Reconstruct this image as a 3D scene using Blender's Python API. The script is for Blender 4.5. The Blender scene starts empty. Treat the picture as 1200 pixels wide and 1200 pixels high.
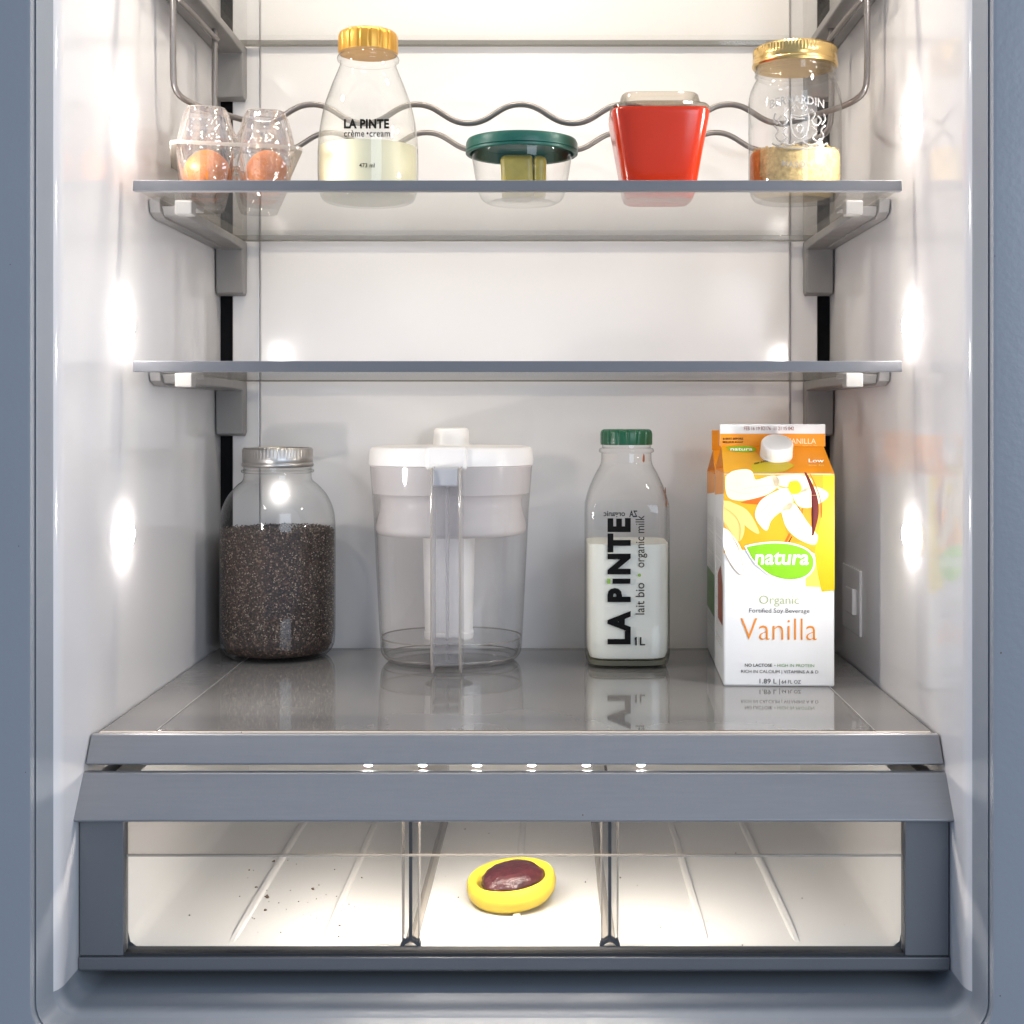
import bpy, bmesh, math, random
from mathutils import Vector, Matrix
random.seed(7)
S = bpy.context.scene
C = S.collection

# ------------------------------------------------------------------ camera, world, lights, exposure
F = 1600.0                       # focal length in pixels of the 1200 px photograph
VX, VY = 645.0, 488.0            # where the optical axis meets the photograph (it is a crop)
CX, CZ = 0.0255, 0.47            # camera X and height; Y is the distance from the lens
cd = bpy.data.cameras.new('camera'); cam = bpy.data.objects.new('camera', cd); C.objects.link(cam)
cam.location = (CX, 0, CZ); cam.rotation_euler = (math.radians(90), 0, 0)
cd.sensor_width = 36; cd.lens = F / 1200 * 36
cd.shift_x = -(VX - 600) / 1200; cd.shift_y = -(600 - VY) / 1200
cd.clip_start = 0.01; cd.clip_end = 50
S.camera = cam

W = bpy.data.worlds.new('World'); S.world = W; W.use_nodes = True
bg = W.node_tree.nodes['Background']
bg.inputs['Color'].default_value = (0.58, 0.74, 1.0, 1); bg.inputs['Strength'].default_value = 0.52

def area(name, loc, target, size, power, col):
    l = bpy.data.lights.new(name, 'AREA'); l.shape = 'RECTANGLE'; l.size, l.size_y = size; l.energy = power; l.color = col
    o = bpy.data.objects.new(name, l); C.objects.link(o); o.location = loc
    o.rotation_euler = (Vector(target) - Vector(loc)).to_track_quat('-Z', 'Y').to_euler(); return o
area('front_fill_light', (1.25, -1.7, 1.05), (0, 1.0, 0.35), (1.3, 1.5), 29, (0.78, 0.88, 1.0))  # unseen cool area lamp added behind the camera to fill the front

S.view_settings.view_transform = 'Standard'; S.view_settings.look = 'None'
S.view_settings.exposure = 0.12; S.view_settings.gamma = 1.0; S.view_settings.use_curve_mapping = False
S.render.engine = 'CYCLES'
cy = S.cycles
cy.use_denoising = True; cy.use_adaptive_sampling = True; cy.adaptive_threshold = 0.02; cy.max_bounces = 8; cy.diffuse_bounces = 4; cy.glossy_bounces = 4
cy.transmission_bounces = 8; cy.transparent_max_bounces = 28
cy.sample_clamp_indirect = 4.0; cy.caustics_reflective = False; cy.caustics_refractive = False
cy.blur_glossy = 0.4
LED_SIDE, LED_TOP, LED_DRAWER = 178.0, 215.0, 1900.0

def PX(px, Y): return (px - VX) * Y / F + CX
def PZ(py, Y): return (VY - py) * Y / F + CZ

# ------------------------------------------------------------------ materials
def lin(r, g, b):
    f = lambda c: (c / 255 / 12.92) if c / 255 <= 0.04045 else ((c / 255 + 0.055) / 1.055) ** 2.4
    return (f(r), f(g), f(b), 1)
def newmat(name):
    m = bpy.data.materials.new(name); m.use_nodes = True; nt = m.node_tree
    return m, nt, nt.nodes, nt.links
def pbr(name, col, rough=0.4, metal=0.0, var=0.06, nscale=12.0, bump=0.0, bscale=80.0, rvar=0.08, coat=0.0, stretch=None, spec=0.5, trans_w=0.0, alpha=1.0):
    if abs(rough - 0.275) < rvar + 0.01: rvar = max(0.0, abs(rough - 0.275) - 0.01)
    m, nt, N, L = newmat(name)
    p = N['Principled BSDF']
    tc = N.new('ShaderNodeTexCoord'); mp = N.new('ShaderNodeMapping')
    L.new(tc.outputs['Object'], mp.inputs['Vector'])
    if stretch: mp.inputs['Scale'].default_value = stretch
    n1 = N.new('ShaderNodeTexNoise'); n1.inputs['Scale'].default_value = nscale; n1.inputs['Detail'].default_value = 6
    L.new(mp.outputs['Vector'], n1.inputs['Vector'])
    r1 = N.new('ShaderNodeMapRange'); r1.inputs['To Min'].default_value = 1 - var; r1.inputs['To Max'].default_value = 1 + var * 0.5
    r1.inputs['From Min'].default_value = 0.15; r1.inputs['From Max'].default_value = 0.85
    L.new(n1.outputs['Fac'], r1.inputs['Value'])
    mx = N.new('ShaderNodeVectorMath'); mx.operation = 'SCALE'; mx.inputs[0].default_value = col[:3]
    L.new(r1.outputs['Result'], mx.inputs['Scale']); L.new(mx.outputs['Vector'], p.inputs['Base Color'])
    r2 = N.new('ShaderNodeMapRange'); r2.inputs['To Min'].default_value = max(0.02, rough - rvar); r2.inputs['To Max'].default_value = rough + rvar
    r2.inputs['From Min'].default_value = 0.15; r2.inputs['From Max'].default_value = 0.85
    n2 = N.new('ShaderNodeTexNoise'); n2.inputs['Scale'].default_value = nscale * 2.7; n2.inputs['Detail'].default_value = 8
    L.new(mp.outputs['Vector'], n2.inputs['Vector']); L.new(n2.outputs['Fac'], r2.inputs['Value']); L.new(r2.outputs['Result'], p.inputs['Roughness'])
    p.inputs['Metallic'].default_value = metal; p.inputs['Coat Weight'].default_value = coat; p.inputs['Coat Roughness'].default_value = 0.06
    p.inputs['Specular IOR Level'].default_value = spec; p.inputs['Transmission Weight'].default_value = trans_w; p.inputs['Alpha'].default_value = alpha
    if bump:
        n3 = N.new('ShaderNodeTexNoise'); n3.inputs['Scale'].default_value = bscale; n3.inputs['Detail'].default_value = 3
        b = N.new('ShaderNodeBump'); b.inputs['Strength'].default_value = bump; b.inputs['Distance'].default_value = 0.002
        L.new(mp.outputs['Vector'], n3.inputs['Vector']); L.new(n3.outputs['Fac'], b.inputs['Height']); L.new(b.outputs['Normal'], p.inputs['Normal'])
    return m
def emit(name, col, strength):
    m, nt, N, L = newmat(name); N.remove(N['Principled BSDF'])
    e = N.new('ShaderNodeEmission'); e.inputs['Color'].default_value = (*col, 1); e.inputs['Strength'].default_value = strength
    L.new(e.outputs[0], N['Material Output'].inputs['Surface']); return m
def clear(name, face=(0.97, 0.98, 0.97), edge=(0.55, 0.58, 0.56), rough=0.03, f0=0.05, bump=0.0, bscale=30.0, fpow=5.0, haze=0.0, hazecol=(0.8, 0.8, 0.8), epow=3.0):
    """A thin sheet of glass or clear plastic: it lets light straight through, reflects more at grazing
    angles and darkens where the line of sight runs along the sheet."""
    m, nt, N, L = newmat(name); N.remove(N['Principled BSDF'])
    lw = N.new('ShaderNodeLayerWeight'); lw.inputs['Blend'].default_value = 0.5
    pw = N.new('ShaderNodeMath'); pw.operation = 'POWER'; pw.inputs[1].default_value = fpow; L.new(lw.outputs['Facing'], pw.inputs[0])
    mr = N.new('ShaderNodeMapRange'); mr.inputs['To Min'].default_value = f0; mr.inputs['To Max'].default_value = 0.95; L.new(pw.outputs[0], mr.inputs['Value'])
    pe = N.new('ShaderNodeMath'); pe.operation = 'POWER'; pe.inputs[1].default_value = epow; L.new(lw.outputs['Facing'], pe.inputs[0])
    mc = N.new('ShaderNodeMix'); mc.data_type = 'RGBA'; mc.inputs[6].default_value = (*face, 1); mc.inputs[7].default_value = (*edge, 1)
    L.new(pe.outputs[0], mc.inputs[0])
    tr = N.new('ShaderNodeBsdfTransparent'); L.new(mc.outputs[2], tr.inputs['Color'])
    gl = N.new('ShaderNodeBsdfGlossy'); gl.inputs['Roughness'].default_value = rough
    if bump:
        tc = N.new('ShaderNodeTexCoord'); n3 = N.new('ShaderNodeTexNoise'); n3.inputs['Scale'].default_value = bscale; n3.inputs['Detail'].default_value = 2
        b = N.new('ShaderNodeBump'); b.inputs['Strength'].default_value = bump; b.inputs['Distance'].default_value = 0.002
        L.new(tc.outputs['Object'], n3.inputs['Vector']); L.new(n3.outputs['Fac'], b.inputs['Height']); L.new(b.outputs['Normal'], gl.inputs['Normal'])
    ms = N.new('ShaderNodeMixShader'); L.new(mr.outputs['Result'], ms.inputs[0]); L.new(tr.outputs[0], ms.inputs[1]); L.new(gl.outputs[0], ms.inputs[2])
    out = ms
    if haze:
        df = N.new('ShaderNodeBsdfDiffuse'); df.inputs['Color'].default_value = (*hazecol, 1)
        tl = N.new('ShaderNodeBsdfTranslucent'); tl.inputs['Color'].default_value = (*hazecol, 1)
        md = N.new('ShaderNodeMixShader'); md.inputs[0].default_value = 0.5; L.new(df.outputs[0], md.inputs[1]); L.new(tl.outputs[0], md.inputs[2])
        mh = N.new('ShaderNodeMixShader'); mh.inputs[0].default_value = haze; L.new(ms.outputs[0], mh.inputs[1]); L.new(md.outputs[0], mh.inputs[2]); out = mh
    L.new(out.outputs[0], N['Material Output'].inputs['Surface']); return m

M = {}
M['liner'] = pbr('liner_white', (0.715, 0.692, 0.688), 0.08, var=0.02, nscale=5, bump=0.022, bscale=9, rvar=0.02)
M['backpanel'] = pbr('back_panel_white', (0.765, 0.738, 0.725), 0.14, var=0.02, nscale=4, bump=0.05, bscale=7, rvar=0.04)
M['frame'] = pbr('frame_grey_paint', (0.29, 0.297, 0.312), 0.37, var=0.05, nscale=7, bump=0.12, bscale=240, rvar=0.05)
M['flange'] = pbr('flange_grey_and_floor_shade', (0.27, 0.288, 0.315), 0.38, var=0.02, nscale=6)
M['gasket'] = pbr('dark_rubber', (0.035, 0.035, 0.037), 0.6)
M['slot'] = pbr('slot_dark', (0.008, 0.008, 0.009), 0.8, spec=0.1)
M['trim'] = pbr('satin_grey_trim', (0.29, 0.285, 0.29), 0.38, metal=0.3, var=0.06, nscale=30, bump=0.04, bscale=300, stretch=(1, 12, 12))
M['shelftrim'] = pbr('shelf_trim_grey', (0.175, 0.175, 0.185), 0.5, var=0.05, nscale=20, bump=0.04, bscale=300)
M['trim_dark'] = pbr('slate_grey_plastic', (0.16, 0.16, 0.165), 0.38, var=0.05, nscale=12, bump=0.05, bscale=300)
M['bracket'] = pbr('bracket_grey', (0.225, 0.215, 0.208), 0.45, var=0.05, nscale=20)
M['clip'] = pbr('clip_pale', (0.26, 0.25, 0.24), 0.5)
M['steel'] = pbr('rack_wire', (0.22, 0.20, 0.188), 0.36, metal=0.7, var=0.03, nscale=20)
M['shelfglass'] = clear('shelf_glass', (0.975, 0.975, 0.965), (0.92, 0.92, 0.89), 0.03, 0.04, bump=0.02, bscale=5, fpow=6.0)
M['glassedge'] = clear('shelf_glass_edge', (0.55, 0.54, 0.51), (0.42, 0.42, 0.40), 0.15, 0.08, haze=0.35, hazecol=(0.5, 0.49, 0.46))
M['covergl'] = pbr('cover_glass', (0.185, 0.178, 0.172), 0.05, var=0.28, nscale=9, rvar=0.025, spec=0.8)
M['coverframe'] = pbr('cover_frame', (0.20, 0.193, 0.188), 0.13, var=0.05, nscale=14, bump=0.03, bscale=250)
M['coverlip'] = pbr('cover_lip', (0.62, 0.52, 0.43), 0.4)
M['bin'] = pbr('bin_white', (0.84, 0.825, 0.805), 0.38, var=0.015, nscale=6)
M['acrylic'] = clear('acrylic', (0.97, 0.965, 0.955), (0.62, 0.60, 0.58), 0.02, 0.05)
M['acrylic_tint'] = clear('acrylic_tint', (0.83, 0.815, 0.80), (0.6, 0.6, 0.6), 0.05, 0.06)
M['acrylicedge'] = clear('acrylic_edge', (0.8, 0.77, 0.72), (0.4, 0.38, 0.36), 0.1, 0.2, haze=0.3, hazecol=(0.85, 0.8, 0.74))
M['jarglass'] = clear('jar_glass', (0.99, 0.99, 0.985), (0.36, 0.37, 0.35), 0.03, 0.045, bump=0.12, bscale=28, epow=4.5)
M['embglass'] = clear('embossed_glass', (0.80, 0.80, 0.79), (0.22, 0.22, 0.21), 0.08, 0.2, bump=0.4, bscale=300, epow=1.2, haze=0.32, hazecol=(0.85, 0.84, 0.82))
M['plastic_clear'] = clear('clear_plastic', (0.97, 0.955, 0.94), (0.80, 0.74, 0.70), 0.08, 0.20, bump=1.0, bscale=90, epow=2.2, fpow=3.0, haze=0.07, hazecol=(0.9, 0.84, 0.80))
M['pitcher_clear'] = clear('pitcher_plastic', (0.988, 0.985, 0.985), (0.72, 0.70, 0.70), 0.04, 0.05, bump=0.10, bscale=25, epow=4.0, fpow=4.0, haze=0.015)
M['handle_clear'] = clear('handle_plastic', (0.95, 0.95, 0.96), (0.6, 0.6, 0.62), 0.06, 0.07, epow=2.2, haze=0.22, hazecol=(0.90, 0.89, 0.89))
M['water'] = clear('water', (0.985, 0.985, 0.985), (0.85, 0.85, 0.85), 0.01, 0.04, epow=3)
M['seed'] = None
M['lens'] = emit('led_lens', (1.0, 0.95, 0.915), LED_SIDE)
M['lens_top'] = emit('led_lens_top', (1.0, 0.90, 0.74), LED_TOP)
M['lens_drawer'] = emit('led_lens_drawer', (1.0, 0.925, 0.83), LED_DRAWER)
M['white_plastic'] = pbr('white_plastic', (0.80, 0.77, 0.745), 0.35, var=0.03)
M['white_trans'] = clear('white_translucent', (0.9, 0.88, 0.87), (0.6, 0.58, 0.57), 0.2, 0.05, haze=0.90, hazecol=(0.90, 0.86, 0.85))
M['milk'] = pbr('milk', (0.80, 0.78, 0.68), 0.35, var=0.02)
M['cream'] = pbr('cream', (0.80, 0.735, 0.50), 0.4, var=0.04)
M['cap_green'] = pbr('green_cap', (0.012, 0.10, 0.045), 0.32, var=0.05, bump=0.03)
M['cap_gold'] = pbr('gold_cap', (0.60, 0.31, 0.05), 0.33, metal=0.55, var=0.06)
M['lid_gold'] = pbr('gold_lid', (0.72, 0.50, 0.20), 0.25, metal=1.0, var=0.08, nscale=30)
M['lid_tin'] = pbr('tin_lid', (0.48, 0.46, 0.44), 0.34, metal=1.0, var=0.15, nscale=40)
M['ink'] = pbr('black_ink', (0.008, 0.008, 0.008), 0.85, spec=0.08)
M['ink_green'] = pbr('green_ink', (0.22, 0.40, 0.05), 0.5)
M['red'] = pbr('red_enamel', (0.46, 0.026, 0.005), 0.17, var=0.06, nscale=15, rvar=0.04)
M['dish_glass'] = clear('dish_glass', (0.95, 0.92, 0.86), (0.45, 0.42, 0.36), 0.06, 0.08, bump=0.2, bscale=50, epow=1.8)
M['teal_lid'] = pbr('teal_lid', (0.008, 0.085, 0.062), 0.35, var=0.06)
M['pickle'] = pbr('pickle', (0.42, 0.33, 0.055), 0.3, var=0.35, nscale=60, bump=0.3, bscale=120)
M['egg'] = pbr('egg_shell', (0.58, 0.175, 0.025), 0.45, var=0.12, nscale=40, bump=0.06, bscale=300)
M['flakes'] = pbr('yellow_flakes', (0.54, 0.40, 0.19), 0.95, spec=0.03, var=0.5, nscale=260, bump=0.35, bscale=500)
M['paprika'] = pbr('orange_flakes', (0.50, 0.20, 0.06), 0.95, spec=0.03, var=0.3, nscale=260, bump=0.35, bscale=500)
M['yellow'] = pbr('yellow_silicone', (0.84, 0.62, 0.035), 0.42, var=0.04)
M['plum'] = pbr('dark_skin', (0.062, 0.009, 0.009), 0.36, var=0.7, nscale=90, bump=1.0, bscale=150, rvar=0.05)
M['crumb'] = pbr('crumb', (0.16, 0.095, 0.055), 0.8, var=0.4, nscale=300)
M['rust'] = pbr('rust_smear', (0.30, 0.09, 0.02), 0.7)
M['card'] = pbr('white_card', (0.76, 0.755, 0.745), 0.32, var=0.02, nscale=30)
def ink(name, rgb): 
    M[name] = pbr(name, lin(*rgb), 0.34, var=0.03, nscale=40, spec=0.35); return M[name]
ink('p_orange', (230, 144, 24)); ink('p_amber', (222, 160, 26)); ink('p_yellow', (200, 176, 18)); ink('p_paleyellow', (240, 222, 90))
ink('p_petal', (238, 222, 188)); ink('p_petal2', (232, 200, 120)); ink('p_stem', (96, 18, 10)); ink('p_deep', (228, 96, 14)); ink('p_lime', (124, 186, 28))
ink('p_white', (252, 252, 250)); ink('p_sage', (160, 172, 110)); ink('p_black', (24, 22, 22)); ink('p_vanilla', (226, 140, 40)); ink('p_green', (90, 140, 60)); ink('p_line', (206, 166, 70)); ink('p_brown', (140, 60, 30))

# ------------------------------------------------------------------ mesh helpers
def obj(name, data, mat=None, parent=None, smooth=None):
    """data = bmesh or (verts, faces); one mesh object, a part when it has a parent"""
    me = bpy.data.meshes.new(name); flatbig = not isinstance(data, tuple)
    if isinstance(data, tuple): me.from_pydata([tuple(v) for v in data[0]], [], data[1]); me.update()
    else: data.to_mesh(me); data.free()
    if smooth is not None:
        bm = bmesh.new(); bm.from_mesh(me); bmesh.ops.recalc_face_normals(bm, faces=bm.faces[:])
        for f in bm.faces: f.smooth = True
        ang = math.radians(smooth)
        for e in bm.edges:
            if len(e.link_faces) == 2:
                a0, a1 = sorted(f.calc_area() for f in e.link_faces)
                if e.calc_face_angle(0) > ang or (flatbig and a1 > 3 * a0): e.smooth = False
        bm.to_mesh(me); bm.free()
    if mat: me.materials.append(mat)
    o = bpy.data.objects.new(name, me); C.objects.link(o)
    if parent: o.parent = parent
    return o
def tag(o, label=None, cat=None, group=None, kind=None):
    if label: o['label'] = label
    if cat: o['category'] = cat
    if group: o['group'] = group
    if kind: o['kind'] = kind
    return o
def thing(name, label, cat, loc=(0, 0, 0), rz=0, group=None):
    o = bpy.data.objects.new(name, None); C.objects.link(o); o.location = loc; o.rotation_euler = (0, 0, rz); o.empty_display_size = 0.02
    return tag(o, label, cat, group)
def lathe(prof, segs=64, n=None, sx=1, sy=1, cap0=True, cap1=True, rmod=None):
    V, Fc = [], []
    k = len(prof)
    for i, p in enumerate(prof):
        r, z = p[0], p[1]; ex = p[2] if len(p) > 2 else (n or 2)
        for j in range(segs):
            a = 2 * math.pi * j / segs; c, s = math.cos(a), math.sin(a)
            rho = (abs(c) ** ex + abs(s) ** ex) ** (-1.0 / ex)
            rr = r * rho * (rmod(a, i) if rmod else 1)
            V.append((rr * c * sx, rr * s * sy, z))
    for i in range(k - 1):
        for j in range(segs):
            j2 = (j + 1) % segs
            Fc.append((i * segs + j, i * segs + j2, (i + 1) * segs + j2, (i + 1) * segs + j))
    if cap0: Fc.append(tuple(reversed(range(segs))))
    if cap1: Fc.append(tuple(range((k - 1) * segs, k * segs)))
    return V, Fc
def smoothprof(pts, per=6):
    """Catmull-Rom through the profile points"""
    out = []
    for i in range(len(pts) - 1):
        p0 = pts[max(i - 1, 0)]; p1 = pts[i]; p2 = pts[i + 1]; p3 = pts[min(i + 2, len(pts) - 1)]
        for t in [q / per for q in range(per)]:
            out.append(tuple(0.5 * (2 * b + (c - a) * t + (2 * a - 5 * b + 4 * c - d) * t * t + (-a + 3 * b - 3 * c + d) * t ** 3) for a, b, c, d in zip(p0, p1, p2, p3)))
    out.append(tuple(pts[-1])); return out
def rbox(x0, x1, y0, y1, z0, z1, bev=0.0, seg=2):
    bm = bmesh.new(); bmesh.ops.create_cube(bm, size=1)
    for v in bm.verts: v.co = ((x0 + x1) / 2 + v.co.x * (x1 - x0), (y0 + y1) / 2 + v.co.y * (y1 - y0), (z0 + z1) / 2 + v.co.z * (z1 - z0))
    if bev: bmesh.ops.bevel(bm, geom=bm.edges[:], offset=bev, segments=seg, affect='EDGES', profile=0.5)
    return bm
def prism_x(prof, x0, x1, bev=0.0, inset1=0.0):
    """profile of (y, z) extruded along X"""
    k = len(prof); V = [(x0, y, z) for y, z in prof] + [(x1, y, z) for y, z in prof]
    Fc = [tuple(range(k)), tuple(reversed(range(k, 2 * k)))] + [(i, i + k, (i + 1) % k + k, (i + 1) % k) for i in range(k)]
    bm = bmesh.new(); vs = [bm.verts.new(v) for v in V]
    for f in Fc: bm.faces.new([vs[i] for i in f])
    bmesh.ops.recalc_face_normals(bm, faces=bm.faces[:])
    if bev: bmesh.ops.bevel(bm, geom=bm.edges[:], offset=bev, segments=2, affect='EDGES', profile=0.5)
    return bm
def tube(pts, r, segs=12, cat=0):
    if cat: pts = smoothprof(pts, cat)
    pts = [Vector(p) for p in pts]; V, Fc = [], []; nrm = None
    for i, p in enumerate(pts):
        t = (pts[min(i + 1, len(pts) - 1)] - pts[max(i - 1, 0)]).normalized()
        if nrm is None: nrm = t.orthogonal().normalized()
        nrm = (nrm - t * nrm.dot(t)).normalized(); b = t.cross(nrm)
        for j in range(segs):
            a = 2 * math.pi * j / segs; V.append(p + (nrm * math.cos(a) + b * math.sin(a)) * r)
    for i in range(len(pts) - 1):
        for j in range(segs):
            j2 = (j + 1) % segs; Fc.append((i * segs + j, i * segs + j2, (i + 1) * segs + j2, (i + 1) * segs + j))
    Fc.append(tuple(reversed(range(segs)))); Fc.append(tuple(range((len(pts) - 1) * segs, len(pts) * segs)))
    return V, Fc
def rrect(hw, z0, z1, r, seg=8):
    P = []
    for cx, cz, a0 in ((hw - r, z1 - r, 0), (-hw + r, z1 - r, 90), (-hw + r, z0 + r, 180), (hw - r, z0 + r, 270)):
        for i in range(seg + 1):
            a = math.radians(a0 + 90 * i / seg); P.append((cx + r * math.cos(a), cz + r * math.sin(a)))
    return P
def bridge(loops, close0=False, close1=False):
    k = len(loops[0]); V = [v for l in loops for v in l]; Fc = []
    for i in range(len(loops) - 1):
        for j in range(k):
            j2 = (j + 1) % k; Fc.append((i * k + j, i * k + j2, (i + 1) * k + j2, (i + 1) * k + j))
    if close0: Fc.append(tuple(reversed(range(k))))
    if close1: Fc.append(tuple(range((len(loops) - 1) * k, len(loops) * k)))
    return V, Fc
def text_mesh(s, bold=0.0, shear=0.0, spacing=1.0, depth=0.0):
    cu = bpy.data.curves.new('t', 'FONT'); cu.body = s; cu.offset = bold; cu.shear = shear; cu.space_character = spacing; cu.resolution_u = 3; cu.extrude = depth
    o = bpy.data.objects.new('t', cu); C.objects.link(o); bpy.context.view_layer.update()
    me = bpy.data.meshes.new_from_object(o.evaluated_get(bpy.context.evaluated_depsgraph_get()))
    V = [tuple(v.co) for v in me.vertices]; Fc = [tuple(p.vertices) for p in me.polygons]
    bpy.data.objects.remove(o); bpy.data.curves.remove(cu); bpy.data.meshes.remove(me)
    return V, Fc
def lettering(s, mapf, x0, x1, base, cap, mat, parent, bold=0.0, shear=0.0, spacing=1.0, rot=False, depth=0.0, name='lettering'):
    """text fitted to x0..x1 and cap height, then laid on a surface with mapf(x, y, lift)"""
    V, Fc = text_mesh(s, bold, shear, spacing, depth)
    mnx = min(v[0] for v in V); mxx = max(v[0] for v in V); sc = (x1 - x0) / (mxx - mnx); sy = cap / 0.729
    out = []
    for v in V:
        a, b = (v[0] - mnx) * sc, v[1] * sy
        out.append(mapf(x0 + a, base + b, v[2]))
    return obj(name, (out, Fc), mat, parent)
def decal(poly, mapf, mat, parent, name='print_shape', lift=0.0, smooth=0):
    if smooth: poly = smoothprof(list(poly) + [poly[0]], smooth)[:-1]
    bm = bmesh.new(); vs = [bm.verts.new(mapf(x, y, lift)) for x, y in poly]
    f = bm.faces.new(vs); bmesh.ops.triangulate(bm, faces=[f]); return obj(name, bm, mat, parent)

# ------------------------------------------------------------------ refrigerator
HW, ZF, ZC, YB = 0.3075, CZ - 0.4035, CZ + 0.60, 1.374
fr = thing('refrigerator', 'open refrigerator with glossy white interior, grey front frame and small round wall lamps', 'refrigerator', (0, 0, 0))
def loop(u, Y, r=0.014):
    return [(x, Y, z) for x, z in rrect(HW + u, ZF - u, ZC + u, max(r + u, 0.002))]
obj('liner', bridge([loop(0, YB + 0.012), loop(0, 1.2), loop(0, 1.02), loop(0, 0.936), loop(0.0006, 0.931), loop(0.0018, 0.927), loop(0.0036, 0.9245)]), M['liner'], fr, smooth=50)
obj('inner_flange', bridge([loop(0.0036, 0.9245), loop(0.0052, 0.921), loop(0.0078, 0.9085), loop(0.0086, 0.9068), loop(0.0094, 0.9085)]), M['flange'], fr, smooth=40)
obj('front_frame', bridge([loop(0.0094, 0.9085), loop(0.0100, 0.9055), loop(0.0112, 0.9035), loop(0.0135, 0.9028), loop(0.062, 0.9028), loop(0.066, 0.9068), loop(0.066, 1.43)], close1=True), M['frame'], fr, smooth=40)
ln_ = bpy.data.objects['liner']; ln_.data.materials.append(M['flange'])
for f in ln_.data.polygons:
    if f.center.z < ZF + 0.0138: f.material_index = 1  # liner floor coloured grey to stand in for shade under the drawer
# rear wall with the two dark shelf tracks
obj('rear_wall', rbox(-HW + 0.0005, HW - 0.0005, YB + 0.006, YB + 0.011, ZF, ZC), M['liner'], fr)
for s in (-1, 1):
    a, b = sorted((s * 0.294, s * 0.3072)); obj('shelf_track', rbox(a, b, YB + 0.0035, YB + 0.0058, CZ - 0.23, ZC - 0.03), M['slot'], fr)
    a, b = sorted((s * 0.2663, s * 0.2935)); obj('track_cover', rbox(a, b, YB - 0.004, YB + 0.0058, ZF + 0.002, ZC - 0.002, 0.0012), M['liner'], fr, smooth=40)
obj('back_panel', rbox(-0.2655, 0.2655, YB - 0.007, YB + 0.0057, ZF + 0.003, ZC - 0.003, 0.002, 3), M['backpanel'], fr, smooth=40)
# lamps in the side walls, six in view and one more pair higher up
def dome(r, h, segs=20):
    return lathe([(r * math.cos(t), h * math.sin(t)) for t in [i * math.pi / 2 / 4 * 0.97 for i in range(5)]], segs)
for s in (-1, 1):
    for z in (0.391, 0.2315, 0.0718, -0.093):
        rim = obj('wall_lamp', lathe([(0.0200, 0.0), (0.0160, 0.0003), (0.0124, 0.0005)], 40), M['liner'], fr, smooth=40)
        rim.location = (s * (HW - 0.0001), 1.064, CZ + z); rim.rotation_euler = (0, -s * math.pi / 2, 0); rim.scale = (0.95, 1.9, 1)
        ln = obj('lamp_lens', dome(0.0122, 0.0042), M['lens'], rim, smooth=60); ln.location = (0, 0, 0.0008)
for x in (-0.19, -0.065, 0.065, 0.19):
    rim = obj('ceiling_lamp', lathe([(0.024, 0), (0.024, 0.002), (0.021, 0.003), (0.019, 0.002)], 32), M['liner'], fr, smooth=40)
    rim.location = (x, 1.10, ZC - 0.0001); rim.rotation_euler = (math.pi, 0, 0)
    ln = obj('lamp_lens', dome(0.0185, 0.004), M['lens_top'], rim, smooth=60); ln.location = (0, 0, 0.001)
# control button on the right wall
sw = obj('wall_switch', rbox(HW - 0.0022, HW + 0.0005, 1.236, 1.308, CZ - 0.200, CZ - 0.140, 0.0008), M['liner'], fr, smooth=40)
obj('switch_button', rbox(HW - 0.0065, HW - 0.002, 1.247, 1.277, CZ - 0.182, CZ - 0.158, 0.0012), M['liner'], sw, smooth=40)

# ------------------------------------------------------------------ glass shelves
def glass_shelf(label, zb):
    t = thing('glass_shelf', label, 'shelf', (0, 0, zb), group=None)
    obj('glass_pane', rbox(-0.2955, 0.2955, 1.0585, 1.3600, 0.0012, 0.0060), M['shelfglass'], t)
    obj('rear_edge', rbox(-0.2925, 0.2925, 1.3601, 1.3635, 0.0004, 0.0066, 0.0008), M['glassedge'], t)
    obj('front_trim', prism_x([(1.0545, 0.0002), (1.0595, 0.0), (1.0640, 0.0004), (1.0640, 0.0011), (1.0590, 0.0012), (1.0590, 0.0061), (1.0640, 0.0062), (1.0640, 0.0076), (1.0560, 0.0086)], -0.2972, 0.2972, 0.0004), M['shelftrim'], t, smooth=30)
    for s in (-1, 1):
        a, b = sorted((s * 0.3062, s * 0.279))
        br = obj('bracket', prism_x([(1.135, 0.0008), (1.142, -0.0066), (1.30, -0.0070), (1.352, -0.0085), (1.354, -0.052), (1.366, -0.054), (1.371, -0.050), (1.371, 0.0008)], a, b, 0.0012), M['bracket'], t, smooth=30)
        a, b = sorted((s * 0.3066, s * 0.2975)); obj('outer_rail', prism_x([(1.128, 0.0060), (1.132, -0.005), (1.145, -0.0088), (1.36, -0.0088), (1.368, 0.010)], a, b, 0.0008), M['bracket'], br, smooth=30)
        a, b = sorted((s * 0.2785, s * 0.2645)); obj('clip', rbox(a, b, 1.104, 1.118, -0.0105, 0.0008, 0.0010), M['clip'], br, smooth=40)
        a, b = sorted((s * 0.2775, s * 0.2660)); obj('clip_foot', rbox(a, b, 1.118, 1.150, -0.003, 0.0007, 0.0006), M['clip'], br, smooth=40)
    return t
ZS1, ZS2, ZS0 = CZ + 0.1741, CZ + 0.0343, CZ + 0.3687
glass_shelf('glass shelf carrying the eggs, cream bottle and red dish', ZS1)
glass_shelf('empty glass shelf with thin grey front trim', ZS2)
glass_shelf('glass shelf from which the wavy wire rack hangs', ZS0)
ZT = ZS1 + 0.0061   # standing height on the shelf of small things

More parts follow.
